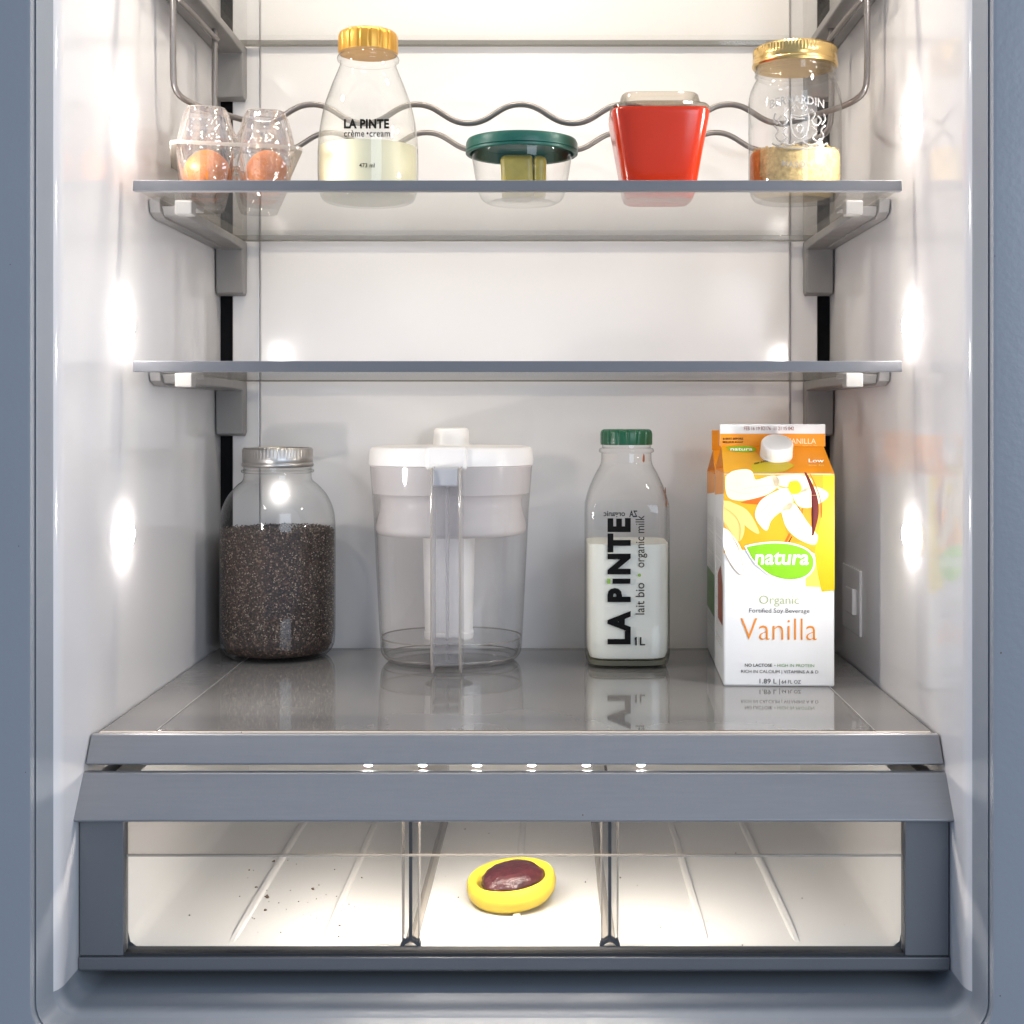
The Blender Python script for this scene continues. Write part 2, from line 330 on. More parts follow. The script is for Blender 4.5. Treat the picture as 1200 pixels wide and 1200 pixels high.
# ------------------------------------------------------------------ wavy wire bottle rack under the top shelf
rk = thing('bottle_rack', 'wavy steel wire bottle rack hanging behind the jars', 'wire rack', (0, 0, CZ))
def wave(Y, Yleg, period, xpk, zm, amp, legx):
    pts = [(-legx, Yleg, 0.366), (-legx, Yleg, 0.33), (-legx, Yleg, 0.292), (-legx + 0.002, Yleg + 0.003, zm + 0.004), (-legx + 0.012, Yleg + 0.015, zm - 0.0035), (-legx + 0.03, Yleg + 0.035, zm - 0.007)]
    N = 60; xa = -legx + 0.055
    for i in range(N + 1):
        x = xa + (2 * -xa) * i / N; ph = math.cos(2 * math.pi * (x - xpk) / period)
        pts.append((x, Y, zm + amp * (ph * 1.0 + -0.04 * math.cos(6 * math.pi * (x - xpk) / period))))
    pts += [(-x, y, z) for x, y, z in reversed(pts[:6])]
    return tube(pts, 0.0027, 12, 3)
obj('front_wire', wave(1.22, 1.149, 0.0930, PX(610, 1.22), 0.2703, 0.0088, 0.292), M['steel'], rk, smooth=60)
obj('rear_wire', wave(1.318, 1.275, 0.0930, PX(613, 1.318), 0.2655, 0.0088, 0.288), M['steel'], rk, smooth=60)
for s in (-1, 1):
    obj('side_wire', tube([(s * 0.289, 1.152, 0.352), (s * 0.287, 1.20, 0.352), (s * 0.286, 1.275, 0.352)], 0.0024, 10, 4), M['steel'], rk, smooth=60)
    obj('hook', rbox(min(s * 0.284, s * 0.296), max(s * 0.284, s * 0.296), 1.144, 1.280, 0.3645, 0.3686, 0.001), M['bracket'], rk, smooth=40)

# ------------------------------------------------------------------ crisper cover (the bottom shelf)
ZB = CZ - 0.2299
cv = thing('crisper_cover', 'smoked glass bottom shelf with grey frame over the drawer', 'shelf', (0, 0, ZB))
obj('frame', prism_x([(0.990, -0.0012), (1.362, -0.0012), (1.366, -0.004), (1.366, -0.014), (0.990, -0.014)], -0.3055, 0.3055, 0.0006), M['coverframe'], cv, smooth=30)
obj('glass_pane', rbox(-0.262, 0.262, 1.000, 1.345, -0.003, 0.0, 0.0004), M['covergl'], cv)
for a_, b_, c_, d_ in ((-0.2632, -0.2622, 1.000, 1.345), (0.2622, 0.2632, 1.000, 1.345), (-0.2632, 0.2632, 1.3452, 1.3462)):
    obj('pane_border', rbox(a_, b_, c_, d_, -0.003, 0.0004), M['clip'], cv)
obj('glass_lip', rbox(-0.3020, 0.3020, 0.9905, 0.9945, -0.002, 0.0008, 0.0006), M['coverlip'], cv, smooth=40)
obj('front_trim', prism_x([(0.9900, 0.0006), (0.9870, 0.0), (0.9750, -0.0180), (0.9762, -0.0192), (0.984, -0.0192), (0.9895, -0.014)], -0.3064, 0.3064, 0.0007), M['trim'], cv, smooth=30)
ls = obj('light_bar', rbox(-0.27, 0.27, 0.9850, 1.006, -0.0219, -0.0141, 0.0008), M['white_plastic'], cv, smooth=40)
obj('diffuser_strip', rbox(-0.255, 0.255, 0.9890, 0.9930, -0.0226, -0.0219), emit('diffuser_glow', (1.0, 0.93, 0.83), 2.5), ls)
for i in range(6):
    o = obj('lamp_lens', dome(0.0032, 0.0016, 16), M['lens_drawer'], ls, smooth=60); o.location = (-0.1065 + 0.0395 * i, 0.9905, -0.0222); o.rotation_euler = (math.pi, 0, 0)

# ------------------------------------------------------------------ drawer
dr = thing('vegetable_crisper', 'wide grey fronted crisper drawer with clear window and white ribbed bin', 'crisper', (0, 0, CZ))
obj('handle', prism_x([(0.9735, -0.2545), (0.9765, -0.2533), (0.9805, -0.2548), (0.9805, -0.262), (0.964, -0.2823), (0.9545, -0.2835), (0.9530, -0.2820)], -0.3085, 0.3085, 0.0007), M['trim'], dr, smooth=30)
for s in (-1, 1):
    a, b = sorted((s * 0.3062, s * 0.2755)); obj('post', rbox(a, b, 0.9620, 0.9740, CZ * 0 - 0.3800, -0.2800, 0.0006), M['trim_dark'], dr, smooth=40)
    a, b = sorted((s * 0.3066, s * 0.3035)); obj('side_seal', rbox(a, b, 0.9745, 0.985, -0.386, -0.262), M['gasket'], dr)
obj('bottom_rail', prism_x([(0.9605, -0.3808), (0.9745, -0.3806), (0.990, -0.384), (0.990, -0.3925), (0.9655, -0.3925), (0.9610, -0.3895)], -0.3066, 0.3066, 0.0007), M['trim_dark'], dr, smooth=30)
obj('dark_gap', rbox(-0.2752, 0.2752, 0.9630, 0.9760, -0.3805, -0.3786), M['gasket'], dr)
# bin: floor, sloping sides and back, one moulded tub
BF = -0.3800
def binloop(y):
    return [(-0.2960, y, -0.262), (-0.2775, y, -0.262), (-0.2770, y, -0.30), (-0.2765, y, -0.368), (-0.2750, y, -0.3755), (-0.2700, y, -0.3792), (-0.255, y, BF), (-0.10, y, BF), (0.10, y, BF), (0.255, y, BF), (0.2700, y, -0.3792), (0.2750, y, -0.3755), (0.2765, y, -0.368), (0.2770, y, -0.30), (0.2775, y, -0.262), (0.2960, y, -0.262)]
lp = [binloop(0.9765), binloop(1.05), binloop(1.2), binloop(1.335)]
lp.append([(x * 0.985, 1.347, max(z, BF + 0.008)) for x, y, z in binloop(1.34)]); lp.append([(x * 0.98, 1.352, -0.262) for x, y, z in binloop(1.34)])
V, Fc = bridge(lp); k = len(lp[0]); Fc = [f for f in Fc if not ((f[0] % k == k - 1) and (f[1] % k == 0))]
bn = obj('bin', (V, Fc), M['bin'], dr, smooth=50)
for x in (-0.205, -0.138, 0.0, 0.138, 0.204):
    obj('rib', lathe([(1.0, 0.0), (0.95, 0.35), (0.75, 0.75), (0.4, 0.97), (0.05, 1.0)], 24, n=9, sx=0.0030, sy=0.178), M['bin'], bn, smooth=60)
    o = bpy.data.objects[[q.name for q in bn.children][-1]]; o.scale = (1, 1, 0.0030); o.location = (x, 1.165, BF)
obj('front_window', rbox(-0.2752, 0.2752, 0.9665, 0.9690, PZ(1116, 0.968) - CZ, PZ(1003, 0.968) - CZ), M['acrylic'], dr)
obj('window_edge', rbox(-0.2752, 0.2752, 0.9662, 0.9692, PZ(1003, 0.968) - CZ + 0.00005, PZ(1003, 0.968) - CZ + 0.0011), M['acrylicedge'], dr)
obj('dimming_pane', rbox(-0.2752, 0.2752, 0.9700, 0.9715, PZ(1002, 0.97) - CZ, -0.2825), M['acrylic_tint'], dr)  # tinted pane added to dim the bin view above the window edge
for x in (-0.0745, 0.0680):
    dv = obj('divider', rbox(x - 0.0011, x + 0.0011, 0.9780, 1.335, -0.3765, -0.270, 0.0003), M['acrylic'], dr)
    obj('seal', rbox(x - 0.0011, x + 0.0011, 0.9760, 0.9778, -0.3735, -0.2815), M['gasket'], dv)
    for s in (-1, 1):
        obj('side_flange', rbox(x + s * 0.0058 - 0.0005, x + s * 0.0058 + 0.0005, 0.9765, 0.986, -0.3735, -0.2815), M['acrylicedge'], dv)
    obj('front_flange', rbox(x - 0.0053, x + 0.0053, 0.9790, 0.9800, -0.3735, -0.2815), M['acrylic'], dv)
    cl = bmesh.new(); pr = [(-0.0075, -0.3790), (-0.0060, -0.3742), (-0.0042, -0.3752), (-0.0004, -0.3722), (0.0004, -0.3722), (0.0042, -0.3752), (0.0060, -0.3742), (0.0075, -0.3790), (0.0050, -0.3790), (0.0036, -0.3772), (0.0, -0.3752), (-0.0036, -0.3772), (-0.0050, -0.3790)]
    fv = [cl.verts.new((x + a, 0.9755, b)) for a, b in pr]; f = cl.faces.new(fv); ex = bmesh.ops.extrude_face_region(cl, geom=[f])
    for v in ex['geom']:
        if isinstance(v, bmesh.types.BMVert): v.co.y += 0.006
    bmesh.ops.recalc_face_normals(cl, faces=cl.faces[:]); obj('foot_clip', cl, M['gasket'], dv)
    obj('track', rbox(x - 0.0045, x + 0.0045, 0.985, 1.334, BF - 0.0002, -0.3766, 0.0008), M['acrylicedge'], dv)

# ------------------------------------------------------------------ seed jar
def ring_profile(r, z0, z1, m=0):
    h = z1 - z0
    return [(r * 0.985, z0), (r * 1.015, z0 + h * 0.08), (r * 1.015, z0 + h * 0.16), (r * 0.99, z0 + h * 0.24), (r, z0 + h * 0.32), (r, z0 + h * 0.48), (r * 0.985, z0 + h * 0.55), (r * 0.99, z0 + h * 0.9), (r * 0.955, z0 + h), (r * 0.90, z0 + h), (r * 0.88, z0 + h * 0.95), (0.001, z0 + h * 0.955)]
def knurl(prof_idx, amp=0.008, k=80):
    return lambda a, i: 1 + (amp * math.cos(k * a) if i in prof_idx else 0)
sj = thing('seed_jar', 'big glass jar of dark speckled seeds with dull tin screw lid', 'jar', (PX(325.5, 1.3135), 1.3135, ZB))
jp = smoothprof([(0.0425, 0.0008), (0.0475, 0.0022), (0.0525, 0.008), (0.0548, 0.02), (0.055, 0.07), (0.055, 0.121), (0.0530, 0.140), (0.0470, 0.154), (0.0390, 0.1635), (0.0338, 0.168), (0.0322, 0.172), (0.0322, 0.180), (0.0322, 0.190)], 5)
jg = obj('glass', lathe([(0.002, 0.0025), (0.030, 0.0022), (0.040, 0.0008)] + jp, 96, cap1=False), M['jarglass'], sj, smooth=60)
obj('neck_bead', lathe([(0.0325, 0.1755), (0.0345, 0.1765), (0.0345, 0.1785), (0.0325, 0.1795)], 64, cap0=False, cap1=False), M['jarglass'], jg, smooth=60)
obj('screw_lid', lathe(ring_profile(0.0336, 0.1815, 0.2000), 240, rmod=knurl((6, 7), 0.010, 60)), M['lid_tin'], sj, smooth=35)
m, nt, N, L = newmat('seed_fill'); p = N['Principled BSDF']
tc = N.new('ShaderNodeTexCoord'); vo = N.new('ShaderNodeTexVoronoi'); vo.inputs['Scale'].default_value = 620
cr = N.new('ShaderNodeValToRGB'); e = cr.color_ramp.elements; e[0].position = 0; e[0].color = (0.012, 0.008, 0.006, 1); e[1].position = 1; e[1].color = (0.22, 0.15, 0.10, 1)
for pos, col in ((0.5, (0.03, 0.018, 0.014, 1)), (0.8, (0.07, 0.035, 0.025, 1))): q = cr.color_ramp.elements.new(pos); q.color = col
sp = N.new('ShaderNodeSeparateColor'); L.new(tc.outputs['Object'], vo.inputs['Vector']); L.new(vo.outputs['Color'], sp.inputs[0]); L.new(sp.outputs[0], cr.inputs[0]); L.new(cr.outputs[0], p.inputs['Base Color'])
p.inputs['Roughness'].default_value = 0.55; b = N.new('ShaderNodeBump'); b.inputs['Distance'].default_value = 0.001; L.new(vo.outputs['Distance'], b.inputs['Height']); L.new(b.outputs[0], p.inputs['Normal'])
fill = [(0.001, 0.004)] + [(0.040, 0.004), (0.0480, 0.006), (0.0515, 0.012), (0.0532, 0.022), (0.0535, 0.07), (0.0535, 0.1175), (0.052, 0.1215), (0.03, 0.1225), (0.001, 0.123)]
fl = obj('seed_filling', lathe(fill, 72), m, sj, smooth=60)
# loose seeds against the glass: far too many to count
sb = bmesh.new(); ico = bmesh.new(); bmesh.ops.create_icosphere(ico, subdivisions=1, radius=1)
iv = [v.co.copy() for v in ico.verts]; ifc = [[v.index for v in f.verts] for f in ico.faces]; ico.free()
SV, SF, SM = [], [], []
for i in range(9000):
    if i < 900:
        r = 0.0520 * math.sqrt(random.random()); a = random.uniform(0, 2 * math.pi); z = 0.1225 + random.uniform(-0.0006, 0.0010)
    else:
        a = random.uniform(-math.pi * 1.02, 0.02 * math.pi); z = 0.010 + 0.1125 * random.random(); r = 0.0537 if z > 0.024 else 0.0537 - (0.024 - z) * 0.33
    R = Matrix.Rotation(random.uniform(0, 6.28), 3, 'Z') @ Matrix.Rotation(random.uniform(0, 6.28), 3, 'X') @ Matrix.Rotation(random.uniform(0, 6.28), 3, 'Y'); s = random.uniform(0.8, 1.15)
    c = Vector((r * math.cos(a), r * math.sin(a), z)); o = len(SV)
    SV += [c + R @ Vector((v.x * 0.00052, v.y * 0.00052, v.z * 0.00086)) * s for v in iv]; SF += [[o + q for q in f] for f in ifc]; SM += [random.choice((0, 0, 0, 1, 1, 2, 3))] * len(ifc)
so = obj('loose_seeds', (SV, SF), None, sj, smooth=80); so['kind'] = 'stuff'
for nm, col in (('seed_black', (0.02, 0.013, 0.011)), ('seed_brown', (0.065, 0.034, 0.024)), ('seed_grey', (0.16, 0.115, 0.085)), ('seed_pale', (0.42, 0.33, 0.25))): so.data.materials.append(pbr(nm, col, 0.45))
so.data.polygons.foreach_set('material_index', SM)
obj('moulded_mark', tube([(0.012 + 0.0022 * i, -math.sqrt(0.0556 ** 2 - (0.012 + 0.0022 * i) ** 2), 0.126 + 0.0045 * abs(math.sin(i * 1.3))) for i in range(8)], 0.0007, 6, 4), M['embglass'], jg, smooth=60)

# ------------------------------------------------------------------ water filter pitcher
PYc = 1.290
wp = thing('water_pitcher', 'clear water filter pitcher with white lid and round knob', 'pitcher', (PX(529, PYc), PYc, ZB))
k = 0.0620 / 0.0750
body = smoothprof([(0.052, 0.0006), (0.0590, 0.0016), (0.0640, 0.006), (0.0665, 0.014), (0.0685, 0.05), (0.0710, 0.10), (0.0730, 0.14), (0.0745, 0.160), (0.0762, 0.183)], 5)
pb = obj('body', lathe([(0.002, 0.0016)] + body, 96, n=2.25, sy=k, cap1=False), M['pitcher_clear'], wp, smooth=60)
obj('water', lathe([(0.002, 0.003), (0.058, 0.0035), (0.0625, 0.0075), (0.0650, 0.0145), (0.0655, 0.0225), (0.002, 0.0225)], 72, n=2.25, sy=k), M['water'], wp, smooth=40)
for r_, z_, w_ in ((0.0657, 0.0225, 0.0007), (0.0628, 0.0058, 0.0006)):
    obj('highlight_ring', tube([(r_ * (abs(math.cos(a)) ** 2.25 + abs(math.sin(a)) ** 2.25) ** (-1 / 2.25) * math.cos(a), k * r_ * (abs(math.cos(a)) ** 2.25 + abs(math.sin(a)) ** 2.25) ** (-1 / 2.25) * math.sin(a), z_) for a in [2 * math.pi * i / 72 for i in range(73)]], w_, 6), M['acrylicedge'], pb, smooth=60)  # pale rings added for bright highlights at the water level and heel
obj('reservoir', lathe([(0.002, 0.1185)] + smoothprof([(0.055, 0.1185), (0.0660, 0.1195), (0.0702, 0.1225), (0.0706, 0.1275), (0.0690, 0.134), (0.0668, 0.142), (0.0662, 0.150), (0.0675, 0.1575)], 4) + [(0.0732, 0.1580), (0.0740, 0.165), (0.0755, 0.184), (0.0735, 0.184)], 96, n=2.25, sy=k, cap1=False), M['white_trans'], wp, smooth=40)
fi = obj('filter_cartridge', lathe([(0.002, 0.0215), (0.0225, 0.0215), (0.0232, 0.0235), (0.0232, 0.028), (0.0225, 0.029), (0.0245, 0.117), (0.002, 0.117)], 48, n=2.3), M['white_plastic'], wp, smooth=35); fi.location = (-0.002, -0.004, 0)
ld = obj('lid', lathe([(0.002, 0.1838), (0.0735, 0.1838), (0.0772, 0.1846), (0.0775, 0.188), (0.0765, 0.1985), (0.0745, 0.2010), (0.0700, 0.2022), (0.03, 0.2030), (0.001, 0.2030)], 96, n=2.25, sy=k), M['white_plastic'], wp, smooth=35)
obj('knob', lathe([(0.0175, 0.2025), (0.0168, 0.206), (0.0163, 0.2165), (0.0150, 0.2185), (0.012, 0.2192), (0.001, 0.2192)], 48, n=2.6), M['white_plastic'], ld, smooth=35)
obj('spout_flap', rbox(-0.0185, 0.0185, -0.0660, -0.0470, 0.1815, 0.2025, 0.003, 3), M['white_plastic'], ld, smooth=40)
hx = PX(522.5, 1.20) - wp.location.x
hd = obj('handle', rbox(hx - 0.0125, hx + 0.0125, -0.0645, -0.0625, 0.006, 0.1815, 0.0006), M['handle_clear'], wp, smooth=40)
for s in (-1, 1):
    obj('handle_side', prism_x([(-0.054, 0.1855), (-0.088, 0.1840), (-0.094, 0.178), (-0.094, 0.030), (-0.090, 0.010), (-0.082, 0.0035), (-0.054, 0.0035)], hx + s * 0.0125 - 0.0009, hx + s * 0.0125 + 0.0009, 0.0004), M['handle_clear'], hd, smooth=30)
    obj('handle_rim', tube([(hx + s * 0.0125, y, z) for y, z in ((-0.088, 0.1840), (-0.094, 0.176), (-0.0942, 0.12), (-0.0942, 0.06), (-0.0942, 0.028), (-0.090, 0.009), (-0.083, 0.0035))], 0.0009, 8, 4), M['acrylicedge'], hd, smooth=60)
obj('handle_top', rbox(hx - 0.0118, hx + 0.0118, -0.0905, -0.0600, 0.1680, 0.1848, 0.002, 3), pbr('handle_grey', (0.40, 0.40, 0.42), 0.3), hd, smooth=40)
obj('handle_spine', rbox(hx - 0.0010, hx + 0.0010, -0.0800, -0.0640, 0.012, 0.168, 0.0004), M['handle_clear'], hd, smooth=40)
for z in (0.0215, 0.030): obj('handle_web', rbox(hx - 0.0118, hx + 0.0118, -0.0900, -0.0640, z, z + 0.0012), M['handle_clear'], hd)

# ------------------------------------------------------------------ milk bottle
mb = thing('milk_bottle', 'square glass bottle half full of milk with green cap and upright black lettering', 'bottle', (PX(734, 1.277), 1.277, ZB))
mp_ = smoothprof([(0.0330, 0.0006, 4), (0.0365, 0.0025, 5), (0.0383, 0.0085, 5.5), (0.0388, 0.02, 6), (0.0388, 0.09, 6), (0.0388, 0.142, 5.5), (0.0378, 0.152, 4.5), (0.0345, 0.164, 3.2), (0.0290, 0.1765, 2.4), (0.0250, 0.184, 2), (0.0236, 0.189, 2), (0.0234, 0.1955, 2)], 5)
mg = obj('glass', lathe([(0.002, 0.004, 2.5), (0.022, 0.003, 3), (0.031, 0.0006, 4)] + mp_ + [(0.0255, 0.1968, 2), (0.0258, 0.1985, 2), (0.0250, 0.2000, 2), (0.0228, 0.2008, 2), (0.0225, 0.212, 2)], 120, cap1=False), M['jarglass'], mb, smooth=50)
obj('milk', lathe([(0.002, 0.0095, 3), (0.020, 0.0085, 3), (0.030, 0.0075, 4), (0.0350, 0.0095, 5), (0.0368, 0.015, 5.5), (0.0372, 0.03, 6), (0.0372, 0.1136, 6), (0.0362, 0.1131, 6), (0.002, 0.1128, 4)], 96), M['milk'], mb, smooth=40)
obj('glass_heel', lathe([(0.002, 0.0022, 3), (0.029, 0.0016, 4), (0.0352, 0.0032, 5), (0.0362, 0.0075, 5), (0.030, 0.0066, 4), (0.002, 0.0080, 3)], 64), clear('thick_glass', (0.86, 0.85, 0.74), (0.55, 0.53, 0.40), 0.05, 0.1, haze=0.35, hazecol=(0.68, 0.66, 0.50)), mg, smooth=50)
def flute(k, amp): return lambda a, i: 1 - (amp * max(0.0, math.cos(k * a)) ** 8 if 0 < i < 6 else 0)
def cap_prof(r, z0, z1): h = z1 - z0; return [(r * 0.985, z0), (r, z0 + 0.1 * h), (r, z0 + 0.7 * h), (r * 0.985, z0 + 0.84 * h), (r * 0.95, z0 + 0.94 * h), (r * 0.88, z0 + h), (0.001, z0 + h * 1.0)]
obj('cap', lathe(cap_prof(0.0243, 0.2035, 0.2180), 192, rmod=flute(16, 0.035)), M['cap_green'], mb, smooth=35)
FY = -0.0394
bx = mb.location.x; sc_m = 1600 / (1.277 - 0.0388)
def milk_map(px, py, lift=0): return (PX(px, 1.277 - 0.0388) - bx, FY - lift * 0, PZ(py, 1.277 - 0.0388) - ZB)
def vert_map(a, b, lift=0): return milk_map(*VM(a, b))
VM = lambda a, b: (739 - b, 756 - a)
lettering('LA P', vert_map, 1, 67, 1.8, 25, M['ink'], mg, bold=0.055, spacing=1.13)
lettering('I', vert_map, 72, 78, 1.8, 19, M['ink'], mg, bold=0.06)
lettering('NTE', vert_map, 83, 149, 1.8, 25, M['ink'], mg, bold=0.055, spacing=1.13)
decal([(72, 23.5), (78, 23.5), (78, 27.5), (72, 27.5)], vert_map, M['ink_green'], mg, 'green_dot')
VM = lambda a, b: (755 - b, 720 - a)
lettering('lait bio', vert_map, 0, 37, 0.0, 11, M['ink'], mg)
lettering('•', vert_map, 44, 48, 0.5, 11, M['ink_green'], mg)
lettering('organic milk', vert_map, 55, 116, 0.0, 11, M['ink'], mg)
lettering('1L', lambda x, y, l=0: milk_map(x, 756 - y), 744.5, 756, 0, 10, M['ink'], mg, bold=0.012)
def back_map(x, y, l=0):
    v = milk_map(x, y); return (v[0] * 1.03, 0.0391, v[2])
decal([(743.6, 748.6), (745.6, 746.2), (745.6, 748.0), (744.2, 749.6)], lambda x, y, l=0: milk_map(x, y), M['ink'], mg, 'digit_flag')
lettering('ZA', lambda x, y, l=0: back_map(750 * 2 - 3 - x, 613 - y), 744, 754, 0, 8, M['ink'], mg, bold=0.03)
lettering('organic', lambda x, y, l=0: back_map(2 * 725 - x, 612 - y), 712, 738, 0, 7, M['ink'], mg, bold=0.02)
for px, py, w, h in ((754, 536, 1.6, 5), (778, 577, 1.0, 9), (779, 590, 1, 6)):
    r = 0.0246 if py < 560 else 0.0384
    V = []; zc = PZ(py, 1.277) - ZB; xc = PX(px, 1.26) - bx
    yy = -math.sqrt(max(1e-6, r * r - min(xc * xc, r * r * 0.98))) if py < 560 else -0.018
    decal([(math.cos(t) * w * random.uniform(0.6, 1.2), math.sin(t) * h * random.uniform(0.6, 1.1)) for t in [i * 0.628 for i in range(10)]],
          (lambda a, b, l=0, xc=xc, yy=yy, zc=zc, py=py: (xc + a * 0.0008 + (0.0012 if py > 560 else 0), yy - 0.0008 + (a * 0.0006 if py < 560 else a * 0.002), zc + b * 0.0008)), M['rust'], mg, 'rust_smear')

# ------------------------------------------------------------------ soy drink cartons
CW, CD, CHt, GZ, FZ = 0.0938, 0.0938, 0.1812, 0.2034, 0.2231
def carton(label, loc, rz, first):
    t = thing('drink_carton', label, 'carton', loc, rz, None)
    w = CW
    bm = bmesh.new(); bmesh.ops.create_cube(bm, size=1)
    for v in bm.verts: v.co = (w / 2 + v.co.x * w, CD / 2 + v.co.y * CD, CHt / 2 + v.co.z * CHt)
    bmesh.ops.bevel(bm, geom=[e for e in bm.edges if abs(e.verts[0].co.z - e.verts[1].co.z) > 0.1 or max(e.verts[0].co.z, e.verts[1].co.z) < 0.001], offset=0.0016, segments=2, affect='EDGES', profile=0.5)
    box = obj('box', bm, M['card'], t, smooth=30)
    g = 0.0005
    V = [(0, 0, CHt), (w, 0, CHt), (w, CD, CHt), (0, CD, CHt), (0.002, CD / 2 - 0.0015, GZ), (w - 0.002, CD / 2 - 0.0015, GZ), (w - 0.002, CD / 2 + 0.0015, GZ), (0.002, CD / 2 + 0.0015, GZ), (0.012, CD / 2, CHt + 0.006), (w - 0.012, CD / 2, CHt + 0.006)]
    gb = obj('gable', (V, [(0, 1, 5, 4), (2, 3, 7, 6), (4, 5, 6, 7), (0, 4, 8), (4, 7, 8), (7, 3, 8), (3, 0, 8), (1, 9, 5), (5, 9, 6), (6, 9, 2), (2, 9, 1)]), M['p_orange'], t)
    obj('seal_fin', rbox(0.0005, w - 0.0005, CD / 2 - 0.0016, CD / 2 + 0.0016, GZ, FZ, 0.0006), M['card'], gb, smooth=40)
    # mapping from the photograph's front face to the carton (pixels of the zoomed crops)
    def front(cx, cy, lift=0): return ((cx - 178) / (930 - 178) * w, -0.0003 - lift, PZ(480 + cy / 6, 1.164) - ZB)
    def front6(cx, cy, lift=0): return ((cx - 186) / (938 - 186) * w, -0.0005 - lift, PZ(660 + cy / 6, 1.164) - ZB)
    sl = Vector((0, CD / 2 - 0.0015, GZ - CHt)).normalized(); nn = Vector((0, -(GZ - CHt), CD / 2)).normalized()
    def gable(cx, cy, lift=0):
        q = (455 - cy) / 200.0; l0 = 178 - 38 * q; l1 = 930 - 75 * q; u = (cx - l0) / (l1 - l0)
        p = Vector((u * (w - 0.004 * q) + 0.002 * q, q * (CD / 2 - 0.0015), CHt + q * (GZ - CHt))) + nn * (0.0003 + lift); return tuple(p)
    def fin(cx, cy, lift=0):
        u = (cx - 135) / (855 - 135); return (0.0005 + u * (w - 0.001), CD / 2 - 0.0016 - 0.0003 - lift, GZ + (255 - cy) / 155.0 * (FZ - GZ))
    L1, L2, L3, L4, L5 = 0.00015, 0.0003, 0.00045, 0.0006, 0.00075
    # side print seen from the left
    def side(a, b, lift=0): return (-0.0003 - lift, a * CD, b)
    decal([(0.03, 0.164), (0.97, 0.158), (0.97, CHt), (0.03, CHt)], side, M['p_orange'], box)
    decal([(0.05, 0.045), (0.95, 0.045), (0.95, 0.085), (0.05, 0.085)] if not first else [(0.1, 0.05), (0.6, 0.05), (0.6, 0.09), (0.3, 0.10), (0.1, 0.085)], side, M['p_green'] if not first else M['p_brown'], box)
    for i in range(7):
        b0 = 0.018 + 0.017 * i; lettering('Ingredients organic soy base filtered water', (lambda a, b, l=0, i=i: side(0.12 + 0.1 * i + 0.05 + b, 0.03 + a, 0.0003)), 0, 0.11, 0, 0.035, M['p_black'], box)
    if not first:
        fo = [c for c in gb.children if c.name.startswith('seal_fin')][0]
        decal([(137, 101), (853, 101), (853, 255), (137, 255)], fin, M['p_orange'], fo); t.scale = (1, 1, 0.972)
        return t
    # front face artwork
    decal([(178, 455), (930, 455), (930, 985), (800, 1010), (640, 960), (430, 985), (300, 985), (178, 1010)], front, M['p_amber'], box)
    decal([(600, 455), (930, 455), (930, 800), (840, 640), (800, 520), (700, 480)], front, M['p_amber'], box, lift=0.00007)
    decal([(850, 455), (930, 455), (930, 1266), (842, 1276), (815, 1150), (795, 1000), (815, 900), (850, 700)], front, M['p_yellow'], box, lift=L1)
    decal([(733, 1160), (790, 1040), (850, 1100), (850, 1245), (735, 1240)], front, M['p_paleyellow'], box, lift=0.0001)
    decal([(178, 455), (178, 640), (250, 650), (300, 650), (460, 600), (500, 480), (420, 455)], front, M['p_amber'], box, lift=0.0001)
    decal([(290, 655), (380, 618), (470, 605), (420, 668), (340, 662)], front, M['p_deep'], box, lift=L1)
    decal([(580, 740), (720, 690), (790, 690), (800, 830), (760, 930), (640, 930), (600, 850)], front, M['p_orange'], box, lift=0.00012)
    decal([(178, 640), (240, 655), (310, 760), (318, 860), (285, 925), (230, 890), (178, 790)], front, M['p_petal2'], box, lift=L1, smooth=4)
    decal([(230, 650), (330, 700), (390, 790), (418, 872), (340, 830), (290, 760)], front, M['p_petal2'], box, lift=L2, smooth=4)
    decal([(178, 830), (230, 870), (290, 960), (330, 1060), (390, 1110), (300, 1160), (240, 1100), (178, 970)], front, M['p_white'], box, lift=L2, smooth=4)
    for pl in (((180, 790), (235, 880), (285, 1000), (310, 1110), (300, 1158), (260, 1130), (210, 1060), (180, 980)), ((180, 690), (250, 740), (290, 820), (285, 920)), ((190, 850), (260, 930), (320, 1040), (390, 1110))):
        pts = smoothprof(pl, 5); obj('print_line', tube([front(x, y, L3) for x, y in pts], 0.00018, 4), M['p_line'], box)
    for pl in (((190, 470), (240, 432), (330, 418), (375, 440), (395, 492), (520, 462), (560, 520), (500, 580), (420, 615), (300, 640), (215, 622), (190, 560)),
               ((560, 560), (640, 600), (640, 690), (560, 722), (500, 780), (470, 850), (415, 800), (390, 735), (420, 650), (480, 600)),
               ((570, 720), (600, 660), (660, 660), (740, 780), (800, 860), (818, 890), (800, 945), (740, 935), (660, 890), (600, 820)),
               ((640, 590), (700, 560), (790, 540), (850, 558), (888, 590), (870, 630), (800, 672), (740, 690), (680, 670)),
               ((500, 470), (600, 460), (720, 462), (775, 490), (770, 550), (680, 590), (600, 580), (530, 540))):
        decal(pl, front, M['p_petal'], box, 'petal', L3, 5)
    for pl in (((300, 560), (400, 540), (540, 530)), ((470, 760), (520, 670), (600, 590)), ((770, 890), (700, 760), (640, 640)), ((860, 595), (770, 600), (670, 590)), ((210, 560), (330, 590), (470, 560)), ((430, 720), (500, 650), (590, 580))):
        obj('petal_vein', tube([front(x, y, L3 + 0.0001) for x, y in smoothprof(pl, 5)], 0.00012, 4), M['p_petal2'], box)
    decal([(625, 505), (680, 500), (705, 545), (690, 585), (640, 590), (615, 550)], front, M['p_yellow'], box, 'flower_throat', L4, 4)
    decal([(545, 530), (600, 545), (630, 540), (610, 552), (560, 548)], front, M['p_line'], box, 'flower_throat', L4)
